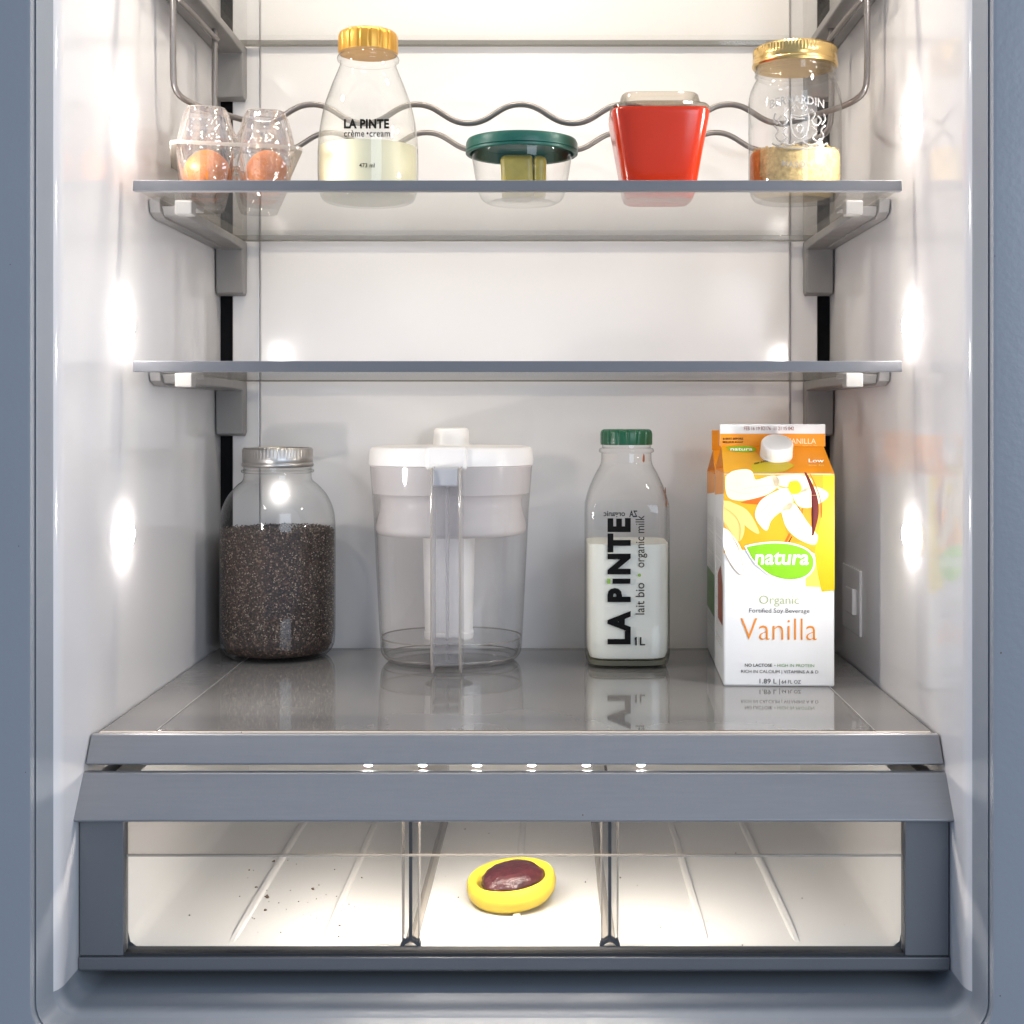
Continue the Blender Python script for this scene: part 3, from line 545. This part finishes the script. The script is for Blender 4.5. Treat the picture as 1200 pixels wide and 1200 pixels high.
    ss = smoothprof([(733, 440), (770, 520), (800, 610), (812, 700), (805, 780), (782, 882)], 5); wd = [9 + 11 * math.sin(math.pi * min(1, i / len(ss) * 1.1)) for i in range(len(ss))]
    decal([(x - q, y) for (x, y), q in zip(ss, wd)] + [(x + q * 0.6, y) for (x, y), q in reversed(list(zip(ss, wd)))], front, M['p_stem'], box, 'vanilla_pod', L4)
    ss2 = [(x + 30, y + 10) for x, y in ss[: int(len(ss) * 0.75)]]
    decal([(x - 3, y) for x, y in ss2] + [(x + 3, y) for x, y in reversed(ss2)], front, M['p_deep'], box, 'vanilla_pod', L4)
    for q, c in (([(676, 672), (692, 690), (712, 742), (700, 742)], 'p_stem'), ([(708, 690), (718, 694), (710, 742), (702, 735)], 'p_deep'), ([(588, 930), (620, 868), (634, 872), (606, 932)], 'p_deep'), ([(612, 934), (638, 888), (644, 892), (622, 936)], 'p_stem')):
        decal(q, front, M[c], box, 'vanilla_pod', L2)
    leaf = [(318, 958), (400, 938), (520, 926), (640, 936), (740, 972), (792, 1030), (796, 1100), (760, 1160), (690, 1195), (600, 1200), (500, 1170), (420, 1110), (360, 1040)]
    decal(leaf, front, M['p_white'], box, 'logo_border', L4, 4)
    cxm, cym = 575, 1064; decal([((x - cxm) * 0.945 + cxm, (y - cym) * 0.92 + cym) for x, y in leaf], front, M['p_lime'], box, 'logo_leaf', L5, 4)
    lettering('natura', lambda x, y, l=0: front(x, 1085 - y, L5 + 0.00015), 388, 755, 0, 108, M['p_white'], box, bold=0.018, shear=0.12)
    T = lambda s, a, b, base, cap, mt, **kw: lettering(s, lambda x, y, l=0: front6(x, base - y), a, b, 0, cap, M[mt], box, **kw)
    T('Organic', 428, 697, 283, 62, 'p_sage', bold=-0.008); T('Fortified Soy Beverage', 360, 768, 345, 32, 'p_black', bold=-0.004); T('Vanilla', 300, 818, 537, 165, 'p_vanilla', bold=-0.012)
    T('NO LACTOSE', 330, 515, 725, 22, 'p_black', bold=0.015); T('• HIGH IN PROTEIN', 530, 800, 725, 22, 'p_green')
    T('RICH IN CALCIUM | VITAMINS A & D', 305, 828, 769, 22, 'p_black'); T('1.89 L |', 430, 568, 842, 34, 'p_black'); T('64 FL OZ', 580, 710, 842, 26, 'p_black')
    # gable
    decal([(178, 455), (560, 455), (470, 380), (380, 300), (300, 255), (140, 255)], gable, M['p_amber'], gb)
    decal([(520, 455), (600, 440), (660, 400), (600, 370), (400, 370), (360, 400), (380, 455)], gable, M['p_yellow'], gb, lift=L1)
    decal([(170, 266), (260, 258), (340, 260), (382, 275), (370, 296), (300, 302), (220, 294)], gable, M['p_lime'], gb, 'logo_leaf', L2, 4)
    lettering('natura', lambda x, y, l=0: gable(x, 292 - y, L3), 205, 360, 0, 26, M['p_white'], gb, bold=0.02)
    lettering('Low', lambda x, y, l=0: gable(x, 378 - y, L2), 752, 858, 0, 28, M['p_white'], gb, bold=0.02)
    lettering('low fat', lambda x, y, l=0: gable(x, 405 - y, L2), 755, 860, 0, 14, M['p_petal2'], gb)
    lettering('our better soy', lambda x, y, l=0: gable(x, 395 - y - (x - 380) * 0.24, L3), 380, 530, 0, 18, M['p_black'], gb, bold=0.02)
    fo = [c for c in gb.children if c.name.startswith('seal_fin')][0]
    decal([(137, 167), (853, 167), (853, 255), (137, 255)], fin, M['p_orange'], fo)
    lettering('VANILLA', lambda x, y, l=0: fin(x, 236 - y, L2), 590, 790, 0, 38, M['p_petal'], fo)
    lettering('low in fat', lambda x, y, l=0: fin(x, 252 - y, L2), 700, 800, 0, 9, M['p_petal2'], fo)
    lettering('& BEST BEFORE', lambda x, y, l=0: fin(x, 208 - y, L2), 155, 295, 0, 14, M['p_black'], fo, bold=0.015)
    lettering('MEILLEUR AVANT', lambda x, y, l=0: fin(x, 232 - y, L2), 155, 295, 0, 14, M['p_black'], fo, bold=0.015)
    lettering('FEB 16 19 B2176  11 21 15 042', lambda x, y, l=0: fin(x, 142 - y, L2), 300, 640, 0, 26, M['p_brown'], fo)
    # screw cap on the sloping front
    cp = obj('screw_cap', lathe([(0.0142, 0.0), (0.0142, 0.0022), (0.0132, 0.0026), (0.0138, 0.004), (0.0138, 0.0120), (0.0130, 0.0136), (0.0105, 0.0145), (0.001, 0.0145)], 96, rmod=lambda a, i: 1 + (0.012 * math.cos(40 * a) if 3 <= i <= 4 else 0)), M['white_plastic'], gb, smooth=35)
    cc = gable(527, 325); cp.location = cc; cp.rotation_euler = (math.radians(32), 0, 0)
    return t
carton('white and yellow soy drink carton with flower picture and white screw cap', (PX(848, 1.164), 1.164, ZB), math.radians(-2.4), True)
carton('second drink carton standing directly behind the flower-printed one', (PX(838, 1.264) - 0.0005, 1.2615, ZB), math.radians(-2.2), False)

# ------------------------------------------------------------------ cream bottle
cb = thing('cream_bottle', 'small round glass bottle of cream with gold cap and black lettering', 'bottle', (PX(431.5, 1.155), 1.155, ZT))
cpf = smoothprof([(0.0345, 0.0006), (0.0385, 0.0028), (0.0412, 0.010), (0.0422, 0.022), (0.0423, 0.036), (0.0415, 0.055), (0.0378, 0.0775), (0.0318, 0.096), (0.0265, 0.109), (0.0240, 0.1155), (0.0236, 0.1190)], 5)
cg = obj('glass', lathe([(0.002, 0.004), (0.025, 0.003), (0.032, 0.0007)] + cpf + [(0.0258, 0.1200), (0.0263, 0.1218), (0.0256, 0.1236), (0.0232, 0.1245), (0.0228, 0.140)], 112, cap1=False), M['jarglass'], cb, smooth=50)
cin = [(r - 0.0014, z) for r, z in cpf if 0.009 < z < 0.0455]
obj('cream', lathe([(0.002, 0.0085), (0.030, 0.0070)] + cin + [(cin[-1][0], 0.0465), (cin[-1][0] - 0.001, 0.0462), (0.002, 0.0460)], 96), M['cream'], cb, smooth=45)
obj('glass_heel', lathe([(0.002, 0.0022), (0.030, 0.0014), (0.0370, 0.0035), (0.0385, 0.0068), (0.002, 0.0062)], 64), bpy.data.materials['thick_glass'], cg, smooth=50)
m, nt, N, L = newmat('cream_residue'); N.remove(N['Principled BSDF'])
tc = N.new('ShaderNodeTexCoord'); no = N.new('ShaderNodeTexNoise'); no.inputs['Scale'].default_value = 70; no.inputs['Detail'].default_value = 5; L.new(tc.outputs['Object'], no.inputs['Vector'])
sx = N.new('ShaderNodeSeparateXYZ'); L.new(tc.outputs['Object'], sx.inputs[0]); zr = N.new('ShaderNodeMapRange'); zr.inputs['From Min'].default_value = 0.046; zr.inputs['From Max'].default_value = 0.098; zr.inputs['To Min'].default_value = 0.42; zr.inputs['To Max'].default_value = 0.0; L.new(sx.outputs['Z'], zr.inputs['Value'])
mu = N.new('ShaderNodeMath'); mu.operation = 'MULTIPLY'; L.new(zr.outputs[0], mu.inputs[0]); L.new(no.outputs['Fac'], mu.inputs[1])
tr = N.new('ShaderNodeBsdfTransparent'); df = N.new('ShaderNodeBsdfDiffuse'); df.inputs['Color'].default_value = (0.84, 0.80, 0.68, 1); ms = N.new('ShaderNodeMixShader')
L.new(mu.outputs[0], ms.inputs[0]); L.new(tr.outputs[0], ms.inputs[1]); L.new(df.outputs[0], ms.inputs[2]); L.new(ms.outputs[0], N['Material Output'].inputs['Surface'])
obj('cream_residue', lathe([(r - 0.0005, z) for r, z in cpf if 0.045 < z < 0.100], 96, cap0=False, cap1=False), m, cg, smooth=60)
obj('cap', lathe(cap_prof(0.0252, 0.1262, 0.1442), 192, rmod=flute(18, 0.03)), M['cap_gold'], cb, smooth=35)
def radius_at(prof, z):
    for (r0, z0), (r1, z1) in zip(prof, prof[1:]):
        if z0 <= z <= z1: return r0 + (r1 - r0) * (z - z0) / max(1e-9, z1 - z0)
    return prof[-1][0]
def around(center_px, Yc, base_z, prof, off=0.0004):
    """photo pixels -> the front of a round vessel"""
    ax = PX(center_px, Yc)
    def f(px, py, l=0):
        z = 0; y = Yc - 0.035
        for _ in range(6):
            x = PX(px, y) - ax; z = PZ(py, y) - base_z; r = radius_at(prof, z) + off; y = Yc - math.sqrt(max(1e-8, r * r - min(x * x, r * r * 0.99)))
        return (x, y - Yc - l, z)
    return f
ca = around(431.5, 1.155, ZT, cpf)
lettering('LA P', lambda x, y, l=0: ca(x, y), 403, 428.5, 0, 0.0001, M['ink'], cg) if False else None
for s, a, b, base, cap, bd in (('LA PINTE', 403, 456, 150, 10.5, 0.045), ('crème', 403, 427, 160, 8, 0.012), ('•', 429.5, 431.8, 159.5, 7, 0.02), ('cream', 433, 457, 160, 8, 0.012), ('473 ml', 421, 439, 196, 5, 0.015)):
    lettering(s, lambda x, y, l=0, base=base: ca(x, base - y), a, b, 0, cap, M['ink'], cg, bold=bd, spacing=1.08)

# ------------------------------------------------------------------ mason jar with gold lid
mj = thing('flake_jar', 'round glass preserving jar with gold screw lid and yellow flakes', 'jar', (PX(931.5, 1.15), 1.15, ZT))
mjp = smoothprof([(0.0310, 0.0006), (0.0345, 0.0022), (0.0375, 0.008), (0.0387, 0.018), (0.0387, 0.05), (0.0387, 0.082), (0.0375, 0.092), (0.0345, 0.0995), (0.0325, 0.1035), (0.0322, 0.112)], 5)
mjg = obj('glass', lathe([(0.002, 0.003), (0.022, 0.0025), (0.029, 0.0007)] + mjp + [(0.0322, 0.118)], 112, cap1=False), M['jarglass'], mj, smooth=55)
for z in (0.1055, 0.1095): obj('thread', lathe([(0.0324, z), (0.0336, z + 0.0008), (0.0336, z + 0.0016), (0.0324, z + 0.0024)], 72, cap0=False, cap1=False), M['jarglass'], mjg, smooth=60)
ml = obj('screw_lid', lathe(ring_profile(0.0352, 0.1130, 0.1290), 240, rmod=knurl((6, 7), 0.008, 75)), M['lid_gold'], mj, smooth=35)
fill = [(0.001, 0.004), (0.028, 0.004), (0.034, 0.0065), (0.0362, 0.011), (0.0372, 0.018), (0.0372, 0.0385), (0.0362, 0.0408), (0.02, 0.0425), (0.001, 0.043)]
ff = obj('flake_filling', lathe(fill, 72), M['flakes'], mj, smooth=60)
V, Fc = lathe([(r + 0.0004, z) for r, z in fill[3:7]], 72, cap0=False, cap1=False)
keep = [f for f in Fc if all((lambda a: 2.85 < a < 3.95 + 0.25 * math.sin(V[i][2] * 300))(math.atan2(V[i][1], V[i][0]) % (2 * math.pi)) for i in f)]
obj('orange_filling', (V, keep), M['paprika'], ff, smooth=60)
# crumbs on top of the flakes and stuck to the glass
SV, SF = [], []
for i in range(700):
    a = random.uniform(0, 6.283); r = 0.0362 * math.sqrt(random.random()) if i < 450 else 0.0370; z = 0.042 + random.uniform(-0.0005, 0.0012) if i < 450 else random.uniform(0.008, 0.041); s = random.uniform(0.0004, 0.0011)
    R = Matrix.Rotation(random.uniform(0, 6.28), 3, 'X') @ Matrix.Rotation(random.uniform(0, 6.28), 3, 'Z'); o = len(SV); c = Vector((r * math.cos(a), r * math.sin(a), z))
    SV += [c + R @ (Vector((v.x, v.y, v.z * 0.4)) * s) for v in iv]; SF += [[o + q for q in f] for f in ifc]
obj('loose_flakes', (SV, SF), M['flakes'], ff)['kind'] = 'stuff'
ma = around(931.5, 1.15, ZT, mjp, 0.0006)
V, Fc = text_mesh('BERNARDIN', 0.03, 0, 1.05)
mnx, mxx = min(v[0] for v in V), max(v[0] for v in V)
def emb(V, x0, x1, base, cap, arc):
    o = []
    for v in V:
        q = (v[0] - mnx) / (mxx - mnx); x = x0 + q * (x1 - x0); y = base - v[1] / 0.729 * cap + arc * (2 * q - 1) ** 2; o.append(ma(x, y))
    return o
obj('raised_lettering', (emb(V, 902, 966, 121, 10, 6), Fc), M['embglass'], mjg)
V, Fc = text_mesh('MASON', 0.03, 0, 1.2); mnx, mxx = min(v[0] for v in V), max(v[0] for v in V)
obj('raised_lettering', (emb(V, 916, 952, 196, 7, -2), Fc), M['embglass'], mjg)
def relief(pts, r=0.0008, c=4): obj('raised_crest', tube([ma(x, y) for x, y in smoothprof(pts, c)], r, 6), M['embglass'], mjg, smooth=60)
relief([(927, 134), (927, 146), (929, 156), (937, 163), (945, 156), (947, 146), (947, 134), (937, 136), (927, 134)])
relief([(931, 139), (943, 139)]); relief([(933, 150), (937, 146), (941, 150), (937, 155), (933, 150)])
for s in (-1, 1):
    X = lambda d: 937 + s * d
    relief([(X(13), 128), (X(18), 134), (X(14), 141), (X(20), 147), (X(25), 141), (X(21), 136)]); relief([(X(14), 148), (X(20), 154), (X(15), 161), (X(22), 166), (X(28), 160), (X(25), 153), (X(30), 147)])
    relief([(X(4), 166), (X(12), 170), (X(20), 168), (X(24), 172)]); relief([(X(6), 130), (X(9), 126), (X(5), 123), (X(2), 127)]); relief([(X(26), 146), (X(30), 140), (X(28), 133)])
relief([(905, 168), (915, 172), (937, 174), (959, 172), (969, 168)])

# ------------------------------------------------------------------ red dish with glass lid
rd = thing('red_dish', 'square red enamelled glass dish with clear ribbed lid', 'dish', (PX(771, 1.150), 1.150, ZT))
obj('dish', lathe([(0.002, 0.0012, 3), (0.0245, 0.0012, 5), (0.0262, 0.0002, 5), (0.0283, 0.0015, 5), (0.0300, 0.006, 5.5), (0.0350, 0.036, 6), (0.0402, 0.0660, 6.5), (0.0408, 0.0708, 6.5), (0.0400, 0.0722, 6.5), (0.0380, 0.0715, 6.5), (0.034, 0.05, 6), (0.028, 0.006, 5), (0.002, 0.006, 3)], 128), M['red'], rd, smooth=40)
obj('lid', lathe([(0.002, 0.0722, 3), (0.036, 0.0722, 6), (0.0402, 0.0728, 6.5), (0.0408, 0.0745, 6.5), (0.0395, 0.0762, 6.5), (0.0350, 0.0770, 6), (0.0335, 0.0800, 6), (0.0322, 0.0850, 6), (0.0305, 0.0866, 6), (0.0285, 0.0850, 6), (0.027, 0.0800, 5), (0.002, 0.0790, 3)], 96), M['dish_glass'], rd, smooth=40)
for i in range(5):
    y = -0.018 + 0.009 * i; obj('lid_rib', tube([(-0.024, y, 0.0795), (0, y, 0.0798), (0.024, y, 0.0795)], 0.0010, 8, 3), M['dish_glass'], rd, smooth=60)

# ------------------------------------------------------------------ round bowl with teal lid
gb_ = thing('glass_bowl', 'round clear glass bowl with dark green plastic lid', 'bowl', (PX(611.5, 1.158), 1.158, ZT))
obj('bowl', lathe([(0.002, 0.0022), (0.026, 0.0018), (0.0275, 0.0004)] + smoothprof([(0.0295, 0.0006), (0.0340, 0.0035), (0.0370, 0.0095), (0.0395, 0.022), (0.0418, 0.036), (0.0430, 0.0450)], 5), 96, cap1=False), M['jarglass'], gb_, smooth=50)
tl = obj('lid', lathe([(0.0440, 0.0418), (0.0465, 0.0412), (0.0476, 0.0420), (0.0476, 0.0436), (0.0466, 0.0440), (0.0474, 0.0446), (0.0474, 0.0505), (0.0462, 0.0532), (0.0420, 0.0540), (0.040, 0.0530), (0.002, 0.0526), (0.002, 0.0508), (0.0415, 0.0508), (0.0438, 0.0500), (0.0440, 0.0418)], 96, cap0=False, cap1=False), M['teal_lid'], gb_, smooth=40)
obj('lid_ridge', lathe([(0.0200, 0.0526), (0.0200, 0.0560), (0.0185, 0.0568), (0.0170, 0.0560), (0.0170, 0.0526)], 64, cap0=False, cap1=False), M['teal_lid'], tl, smooth=40)
pk = rbox(-0.0175, 0.0095, -0.016, 0.014, 0.0, 0.0365, 0.004, 3)
for v in pk.verts: v.co.x += 0.0015 * math.sin(v.co.z * 190); v.co.y += 0.001 * math.sin(v.co.x * 300)
p_ = obj('pickle_chunk', pk, M['pickle'], None, smooth=45); p_.location = (gb_.location.x, 1.155, ZT + 0.0024); tag(p_, 'squarish olive yellow pickle chunk inside the round bowl', 'pickle')
pk = rbox(0.0, 0.011, -0.010, 0.010, 0.0, 0.036, 0.0045, 4)
for v in pk.verts: v.co.x += 0.0025 * math.sin(v.co.z * 80)
p_ = obj('pickle_slice', pk, M['pickle'], None, smooth=45); p_.location = (gb_.location.x + 0.0085, 1.150, ZT + 0.0024); tag(p_, 'narrow curved pickle slice leaning beside the squarish chunk in the bowl', 'pickle')

# ------------------------------------------------------------------ egg carton and eggs
CELL = 0.0475; NX, NY = 2, 3; ROT = math.radians(15)
ec = thing('egg_carton', 'clear plastic egg carton with domed cells', 'egg carton', (PX(272, 1.165), 1.172, ZT), ROT)
def cellfield(sign, hgt, flange, top):
    res = 18; V, Fc = [], []; nx, ny = NX * res, NY * res
    for j in range(ny + 1):
        for i in range(nx + 1):
            x = (i / res - NX / 2) * CELL; y = (j / res - NY / 2) * CELL
            u = (i / res) % 1.0 * 2 - 1 if i < nx else 1.0; v = (j / res) % 1.0 * 2 - 1 if j < ny else 1.0
            ang = math.atan2(v, u); d = (abs(u) ** 3.2 + abs(v) ** 3.2) ** (1 / 3.2)
            d *= 1 + 0.06 * math.cos(12 * ang)
            h = max(0.0, min(1.0, (0.97 - d) / 0.30)); h = h ** 0.85
            ed = min(i / res, NX - i / res, j / res, NY - j / res)
            saddle = 0.34 * max(0, min(1, (ed - 0.10) / 0.22))
            h = max(h, saddle)
            dome = 1 - 0.10 * (u * u + v * v) * 0.5 if h > 0.98 else 1
            V.append((x, y, flange + sign * hgt * h * dome))
    for j in range(ny):
        for i in range(nx):
            a = j * (nx + 1) + i; Fc.append((a, a + 1, a + nx + 2, a + nx + 1))
    return V, Fc
FLZ = 0.0385
obj('tray', cellfield(-1, FLZ - 0.0004, FLZ, False), M['plastic_clear'], ec, smooth=35)
lid_ = obj('lid', cellfield(1, 0.0315, FLZ + 0.0016, True), M['plastic_clear'], ec, smooth=35)
hx_, hy_ = NX * CELL / 2, NY * CELL / 2
for zf in (FLZ, FLZ + 0.0016):
    fl0 = [(x, y, zf) for x, y in rrect(hx_ - 0.0005, -hy_ + 0.0005, hy_ - 0.0005, 0.004, 4)]; fl1 = [(x, y, zf) for x, y in rrect(hx_ + 0.0045, -hy_ - 0.0045, hy_ + 0.0045, 0.008, 4)]; fl2 = [(x, y, zf - 0.0016) for x, y in rrect(hx_ + 0.0050, -hy_ - 0.0050, hy_ + 0.0050, 0.008, 4)]
    obj('flange', bridge([fl0, fl1, fl2]), M['acrylicedge'], ec, smooth=30)
for i in range(NX):
    for j in range(NY):
        cx, cyy = (i - NX / 2 + 0.5) * CELL, (j - NY / 2 + 0.5) * CELL; h = CELL / 2
        tp = [(cx + x, cyy + y - 0.0, FLZ + 0.0328) for x, y in rrect(h * 0.62, -h * 0.62, h * 0.62, 0.009, 5)]
        obj('lid_edge', tube(tp + tp[:1], 0.00035, 6), M['acrylicedge'], lid_)
        for sx in (-1, 1):
            for sy in (-1, 1):
                obj('lid_edge', tube([(cx + sx * h * 0.86, cyy + sy * h * 0.86, FLZ + 0.003), (cx + sx * h * 0.66, cyy + sy * h * 0.62, FLZ + 0.020), (cx + sx * h * 0.54, cyy + sy * h * 0.54, FLZ + 0.0318)], 0.0004, 6, 3), M['acrylicedge'], lid_)
                if j == 0 and sy < 0: obj('tray_edge', tube([(cx + sx * h * 0.86, cyy + sy * h * 0.88, FLZ - 0.003), (cx + sx * h * 0.66, cyy + sy * h * 0.66, FLZ - 0.022), (cx + sx * h * 0.55, cyy + sy * h * 0.55, 0.004)], 0.0004, 6, 3), M['acrylicedge'], ec)
eggp = [(0.0205 * math.sin(t) * (1 + 0.10 * math.cos(t)), 0.0275 * (1 - math.cos(t)) ) for t in [math.pi * i / 20 for i in range(21)]]
eggp = [(max(r, 0.0003), z) for r, z in eggp]
names = {(0, 0): 'brown egg in the carton cell beside the left wall, front row', (1, 0): 'brown egg in the carton cell beside the cream bottle, front row', (0, 1): 'brown egg in the carton behind the front egg by the wall', (1, 1): 'brown egg in the carton behind the front egg by the cream bottle'}
emesh = None
for (i, j), lb in names.items():
    if emesh is None: o = obj('egg', lathe(eggp, 40), M['egg'], None, smooth=80); emesh = o.data
    else: o = bpy.data.objects.new('egg', emesh); C.objects.link(o)
    lx, ly = (i - NX / 2 + 0.5) * CELL, (j - NY / 2 + 0.5) * CELL
    c, s = math.cos(ROT), math.sin(ROT); o.location = (ec.location.x + c * lx - s * ly, ec.location.y + s * lx + c * ly, ZT + 0.0015); o.rotation_euler = (0.05 * i, 0.04 - 0.07 * j, i)
    q_ = 1 + 0.05 * math.sin(5 * i + 3 * j + 1); o.scale = (0.90 * q_, 0.87 * q_, 0.70 / q_)
    tag(o, lb, 'egg', 'eggs in the clear carton')

# ------------------------------------------------------------------ yellow food saver with dark fruit
fy = 1.068; fx = PX(601, 1.06)
fs = thing('food_saver', 'yellow silicone food saver cup lying in the drawer', 'food saver', (fx, fy, CZ + BF + 0.0025)); fs.rotation_euler = (math.radians(6), math.radians(-6), 0)
obj('cup', lathe([(0.002, 0.0), (0.024, 0.0), (0.0300, 0.0025), (0.0338, 0.007), (0.0350, 0.0125), (0.0345, 0.0175), (0.0330, 0.0198), (0.0300, 0.0200), (0.0272, 0.0180), (0.0265, 0.013), (0.025, 0.007), (0.002, 0.004)], 80, sy=0.96), M['yellow'], fs, smooth=50)
fp = [(0.0262 * math.sin(t) ** 0.8 if 0.02 < t < 3.1 else 0.0004, 0.0115 * -math.cos(t)) for t in [math.pi * i / 18 for i in range(19)]]
fruit = obj('fruit_half', lathe(fp, 48, sy=0.85, rmod=lambda a, i: 1 + 0.035 * math.sin(3 * a + i * 0.4) + 0.03 * math.sin(7 * a + i) + 0.02 * math.sin(13 * a - 1.7 * i)), M['plum'], None, smooth=80)
fruit.location = (fx, fy, CZ + BF + 0.0180); fruit.rotation_euler = (math.radians(3), math.radians(-4.5), 0.6); tag(fruit, 'dark red glossy fruit half sitting in the yellow cup', 'fruit')

# ------------------------------------------------------------------ crumbs in the drawer and on the shelf
SV, SF = [], []
spots = [(301, 1040, 2.2), (312, 1051, 3.2), (311, 1067, 2.6), (320, 1010, 2.2), (366, 1042, 2.2), (222, 1073, 1.8), (398, 1085, 2), (397, 1098, 1.6), (350, 1057, 1.3), (209, 1014, 1.4), (292, 1020, 1.4), (298, 1077, 1.4), (329, 1093, 1.2), (424, 1029, 1.6), (409, 1060, 1.2), (537, 1052, 1.2), (545, 972, 1.5), (573, 977, 1.2), (516, 972, 1.3), (686, 1034, 1.6), (862, 1000, 1.5), (774, 1087, 1.3), (940, 1053, 1.2), (727, 1029, 1.7), (870, 1108, 1.3), (990, 1112, 1.3), (747, 1038, 1.1), (330, 1110, 1.1)]
spots += [(random.uniform(280, 420), random.uniform(1000, 1105), random.uniform(0.5, 1.2)) for _ in range(36)] + [(random.uniform(520, 1000), random.uniform(1000, 1105), random.uniform(0.4, 0.8)) for _ in range(22)]
for px, py, s in spots:
    Y = -BF * F / (py - VY); c = Vector((PX(px, Y), Y, CZ + BF + 0.0003)); s *= 0.00047
    for q in range(3 if s > 0.001 else 1):
        R = Matrix.Rotation(random.uniform(0, 6.28), 3, 'X') @ Matrix.Rotation(random.uniform(0, 6.28), 3, 'Z'); o = len(SV); d = Vector((random.uniform(-1, 1), random.uniform(-2, 2), 0)) * s * (q > 0)
        SV += [c + d + R @ (Vector((v.x * random.uniform(0.6, 1.3), v.y * 1.1, v.z * 0.5)) * s) for v in iv]; SF += [[o + k_ for k_ in f] for f in ifc]
cr_ = obj('crumbs', (SV, SF), M['crumb'], None); tag(cr_, 'dark crumbs scattered over the white drawer floor', 'crumbs', kind='stuff')

SV, SF = [], []
for px, py, Y, sz in ((1173, 765, 0.9028, 1.0), (1166, 300, 0.9028, 0.7), (22, 640, 0.9028, 0.6), (12, 310, 0.9028, 0.6), (683, 955, 0.9545, 0.9), (283, 858, 0.9880, 0.8), (1172, 1167, 0.9028, 0.8), (30, 905, 0.9028, 0.6)):
    o = len(SV); c = Vector((PX(px, Y), Y - 0.0001, PZ(py, Y)))
    SV += [c + Vector((v.x * 0.7, v.y * 0.25, v.z)) * 0.0007 * sz for v in iv]; SF += [[o + q for q in f] for f in ifc]
for i in range(30):
    Y = random.uniform(1.0, 1.3); c = Vector((random.uniform(-0.25, 0.25), Y, ZB + 0.0002)); o = len(SV); sz = random.uniform(0.3, 0.8)
    SV += [c + Vector((v.x, v.y, v.z * 0.3)) * 0.0006 * sz for v in iv]; SF += [[o + q for q in f] for f in ifc]
sp_ = obj('dirt_specks', (SV, SF), M['crumb'], None); tag(sp_, 'tiny dark specks of dirt on the frame, handle and bottom shelf', 'dirt', kind='stuff')
